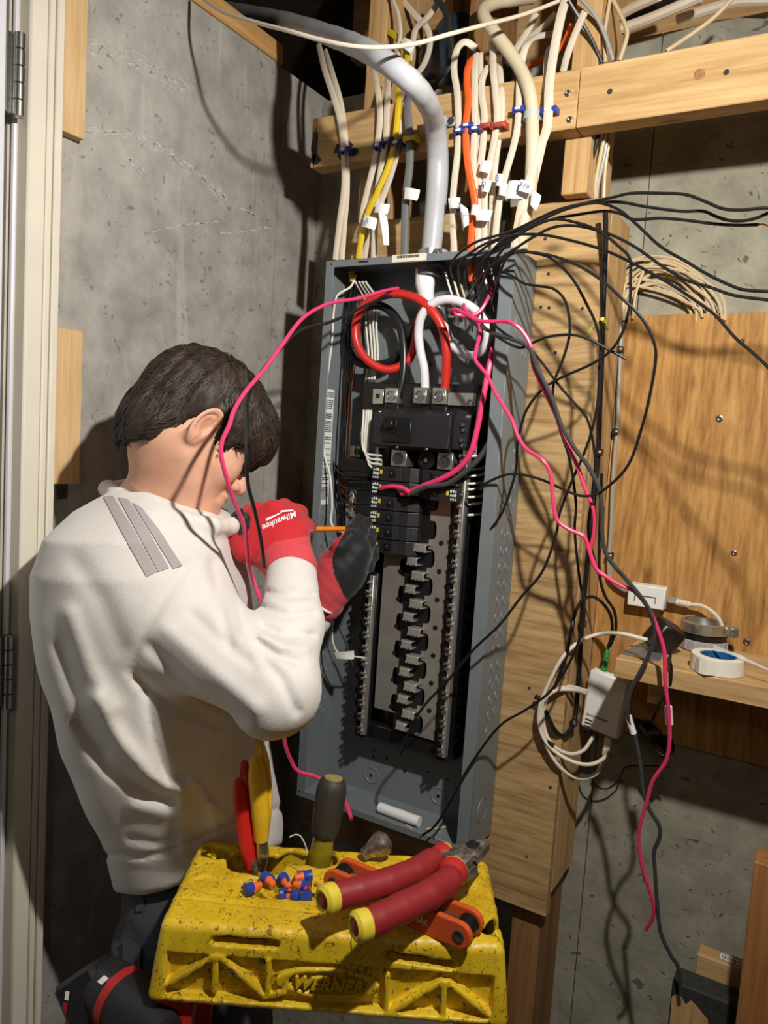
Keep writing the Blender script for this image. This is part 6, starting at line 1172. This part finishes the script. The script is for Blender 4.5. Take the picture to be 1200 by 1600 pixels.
for q in ((845, 1092), (857, 1160)): p = at(*q, y=1.2365); m = MB(); m.tube([p+V3((-.010, 0, .002)), p+V3((.010, 0, -.004))], .0045, 8, smooth=False); tag(mk('cable_tie', m, M_wb, fix=False), 'black tie on the white cable loop, '+('upper' if q[1] < 1100 else 'lower')+' one', 'cable tie')
dc = wire('power_lead', [(922, 1148, 1.35), (920, 1172, 1.345), (922, 1205, 1.36), (932, 1228, 1.38), (950, 1232, 1.39), (968, 1218, 1.39), (978, 1199, 1.38), (1015, 1197, 1.36), (1048, 1199, 1.34)], .0016, M_wb, 'thin black power lead from the optical box to the coiled cord', 'cable')
p = at(922, 1150, y=1.35); m = MB(); m.lathe(p+V3((0, 0, .008)), (0, 0, -1), [(0, .0045), (.018, .0042), (.022, .002)], 10); mk('plug', m, M_blk, dc)
m = MB()
for k in range(8):
    c1 = V3((990+k*1.2, 1122+k*1.0, 0)); c2 = V3((1040+k*1.6, 1186-k*1.5, 0)); L = []
    ax_ = (c2-c1); ln = np.linalg.norm(ax_[:2]); ux_ = ax_/ln; vx_ = V3((-ux_[1], ux_[0], 0)); w = 5+k*1.6
    for t in np.linspace(0, 2*math.pi, 18, endpoint=True): q = (c1+c2)/2+ux_*math.cos(t)*ln*.5+vx_*math.sin(t)*w*(1-.55*math.exp(-(math.cos(t)/.3)**2)); L.append(at(q[0], q[1], y=1.315+.004*(k % 3)+.004*math.sin(t+k)))
    m.tube(L, .0017, 6, sub=2)
cb = tag(mk('coiled_cord', m, M_wb, fix=False), 'black cord coiled and tied below the shelf', 'cord'); p = at(1022, 1146, y=1.315); m = MB(); m.tube([p+V3((-.010, 0, -.003)), p+V3((.010, -.002, .004))], .006, 8, smooth=False); mk('tie', m, M_blk, cb, fix=False)
wire('power_lead', [(1048, 1018, 1.25), (1047, 1033, 1.19), (1049, 1045, 1.188), (1046, 1075, 1.20), (1030, 1100, 1.27), (1020, 1125, 1.312)], .0022, M_wb, 'black lead from the power adapter over the shelf edge', 'cable')
# riser cables with clips beside the plywood
def onx(L, x=-.3515): return [tuple(at(a, b, x=x)) for a, b in L]
rc = wire('riser_cable', onx([(946, 330), (946, 380), (945, 420), (943, 470), (941, 540), (938, 620), (935, 707), (929, 770), (921, 850), (913, 930), (909, 975), (905, 1050), (900, 1110)])+[tuple(at(894, 1135, x=-.3515)), tuple(at(880, 1150, y=1.26)), tuple(at(866, 1140, y=1.243)), tuple(at(852, 1110, y=1.24))], .0042, M_wb, 'black riser cable clipped along the side of the stud', 'cable', n=10)
def clip(p, label, nx=(1, 0, 0), mat=None):
    t = thing('cable_clip', label, 'cable clip', tuple(p), 'cable clips by the plywood'); m = MB(); m.box(p-V3((.004, .009, .006)), p+V3((.007, .007, .006)), .0015); mk('saddle', m, M_blk, t)
    m = MB(); c = p+V3((.004, -.0085, 0)); m.lathe(c, (.3, -1, 0), [(-.002, .0035), (.0025, .0035), (.0035, .0015)], 10); mk('nail', m, M_screw, t)
for (a, b), lb in (((935, 707), 'black clip on the riser cable, upper'), ((909, 975), 'black clip on the riser cable, middle'), ((896, 1128), 'black clip on the riser cable, lowest')): clip(at(a, b, x=-.3515), lb)
wire('grey_cable', [(952, 455, 1.385), (964, 486, 1.39), (970, 520), (969, 559), (967, 609), (965, 668), (961, 706), (957, 764), (955, 823), (951, 880), (954, 905), (972, 920, 1.385), (984, 924, 1.384)], .0036, M_wgn, 'grey cable clipped down the plywood into the jack box', 'cable', n=10)
for (a, b), lb in (((968, 547), 'black clip on the grey cable, upper'), ((961, 675), 'black clip on the grey cable, middle'), ((952, 868), 'black clip on the grey cable, lower')): clip(at(a, b, y=1.390), lb)
m = MB(); m.tube([at(*q, y=1.255) for q in ((914, 530), (922, 516), (929, 505))], .0026, 8); gy = tag(mk('ground_wire_end', m, plain('green_yellow_wire', (190, 200, 60), .4), fix=False), 'short yellow green wire end by the riser cable', 'wire')
m = MB(); m.tube([at(*q, x=-.35) for q in ((941, 498), (946, 508), (949, 514))], .0034, 8); mk('fold', m, plain('green_yellow_wire', (190, 200, 60), .4), gy, fix=False)
# coil of tan cable behind the plywood top
m = MB(); rr = random.Random(21)
for k in range(16):
    x0 = 952+rr.uniform(-6, 30); x1 = 1085+rr.uniform(0, 50); h = rr.uniform(45, 92); base = 497+rr.uniform(-6, 6); y = 1.392+rr.uniform(0, .022); L = []
    for t in np.linspace(0, 1, 13): a = math.pi*t; L.append(at(x0+(x1-x0)*(.5-.5*math.cos(a))+8*math.sin(a*2+k), base-h*math.sin(a)**.8-12*math.sin(a*2)*rr.uniform(.6, 1), y=y))
    m.tube(L, .0025, 6, sub=2)
for k in range(9):
    x = 945+k*2.4; L = [at(x, 340+rr.uniform(-20, 60), y=1.405), at(x+rr.uniform(-3, 5), 400, y=1.40), at(x+rr.uniform(0, 12), 450, y=1.40), at(x+rr.uniform(4, 26), 492, y=1.402)]; m.tube(L, .0024, 6, sub=3)
tag(mk('cable_coil', m, M_tan, fix=False), 'tangled coil of tan cable resting on the plywood top', 'cable')
# barcode sticker on the offcut, wood chip
m = MB(); P = [V3((-.085, 1.3128, .8984)), V3((-.040, 1.3128, .8984)), V3((-.040, 1.3265, .8984)), V3((-.085, 1.3265, .8984))]; m.prism(P, (0, 0, .0004)); st_ = mk('sticker', m, M_paper, oc, smooth=False)
m = MB(); x = -.082
while x < -.044: w = rr.choice((.0007, .0013)); m.prism([V3((x, 1.315, .8989)), V3((x+w, 1.315, .8989)), V3((x+w, 1.3235, .8989)), V3((x, 1.3235, .8989))], (0, 0, .0002)); x += w+.001
mk('barcode', m, M_ink, st_, smooth=False)
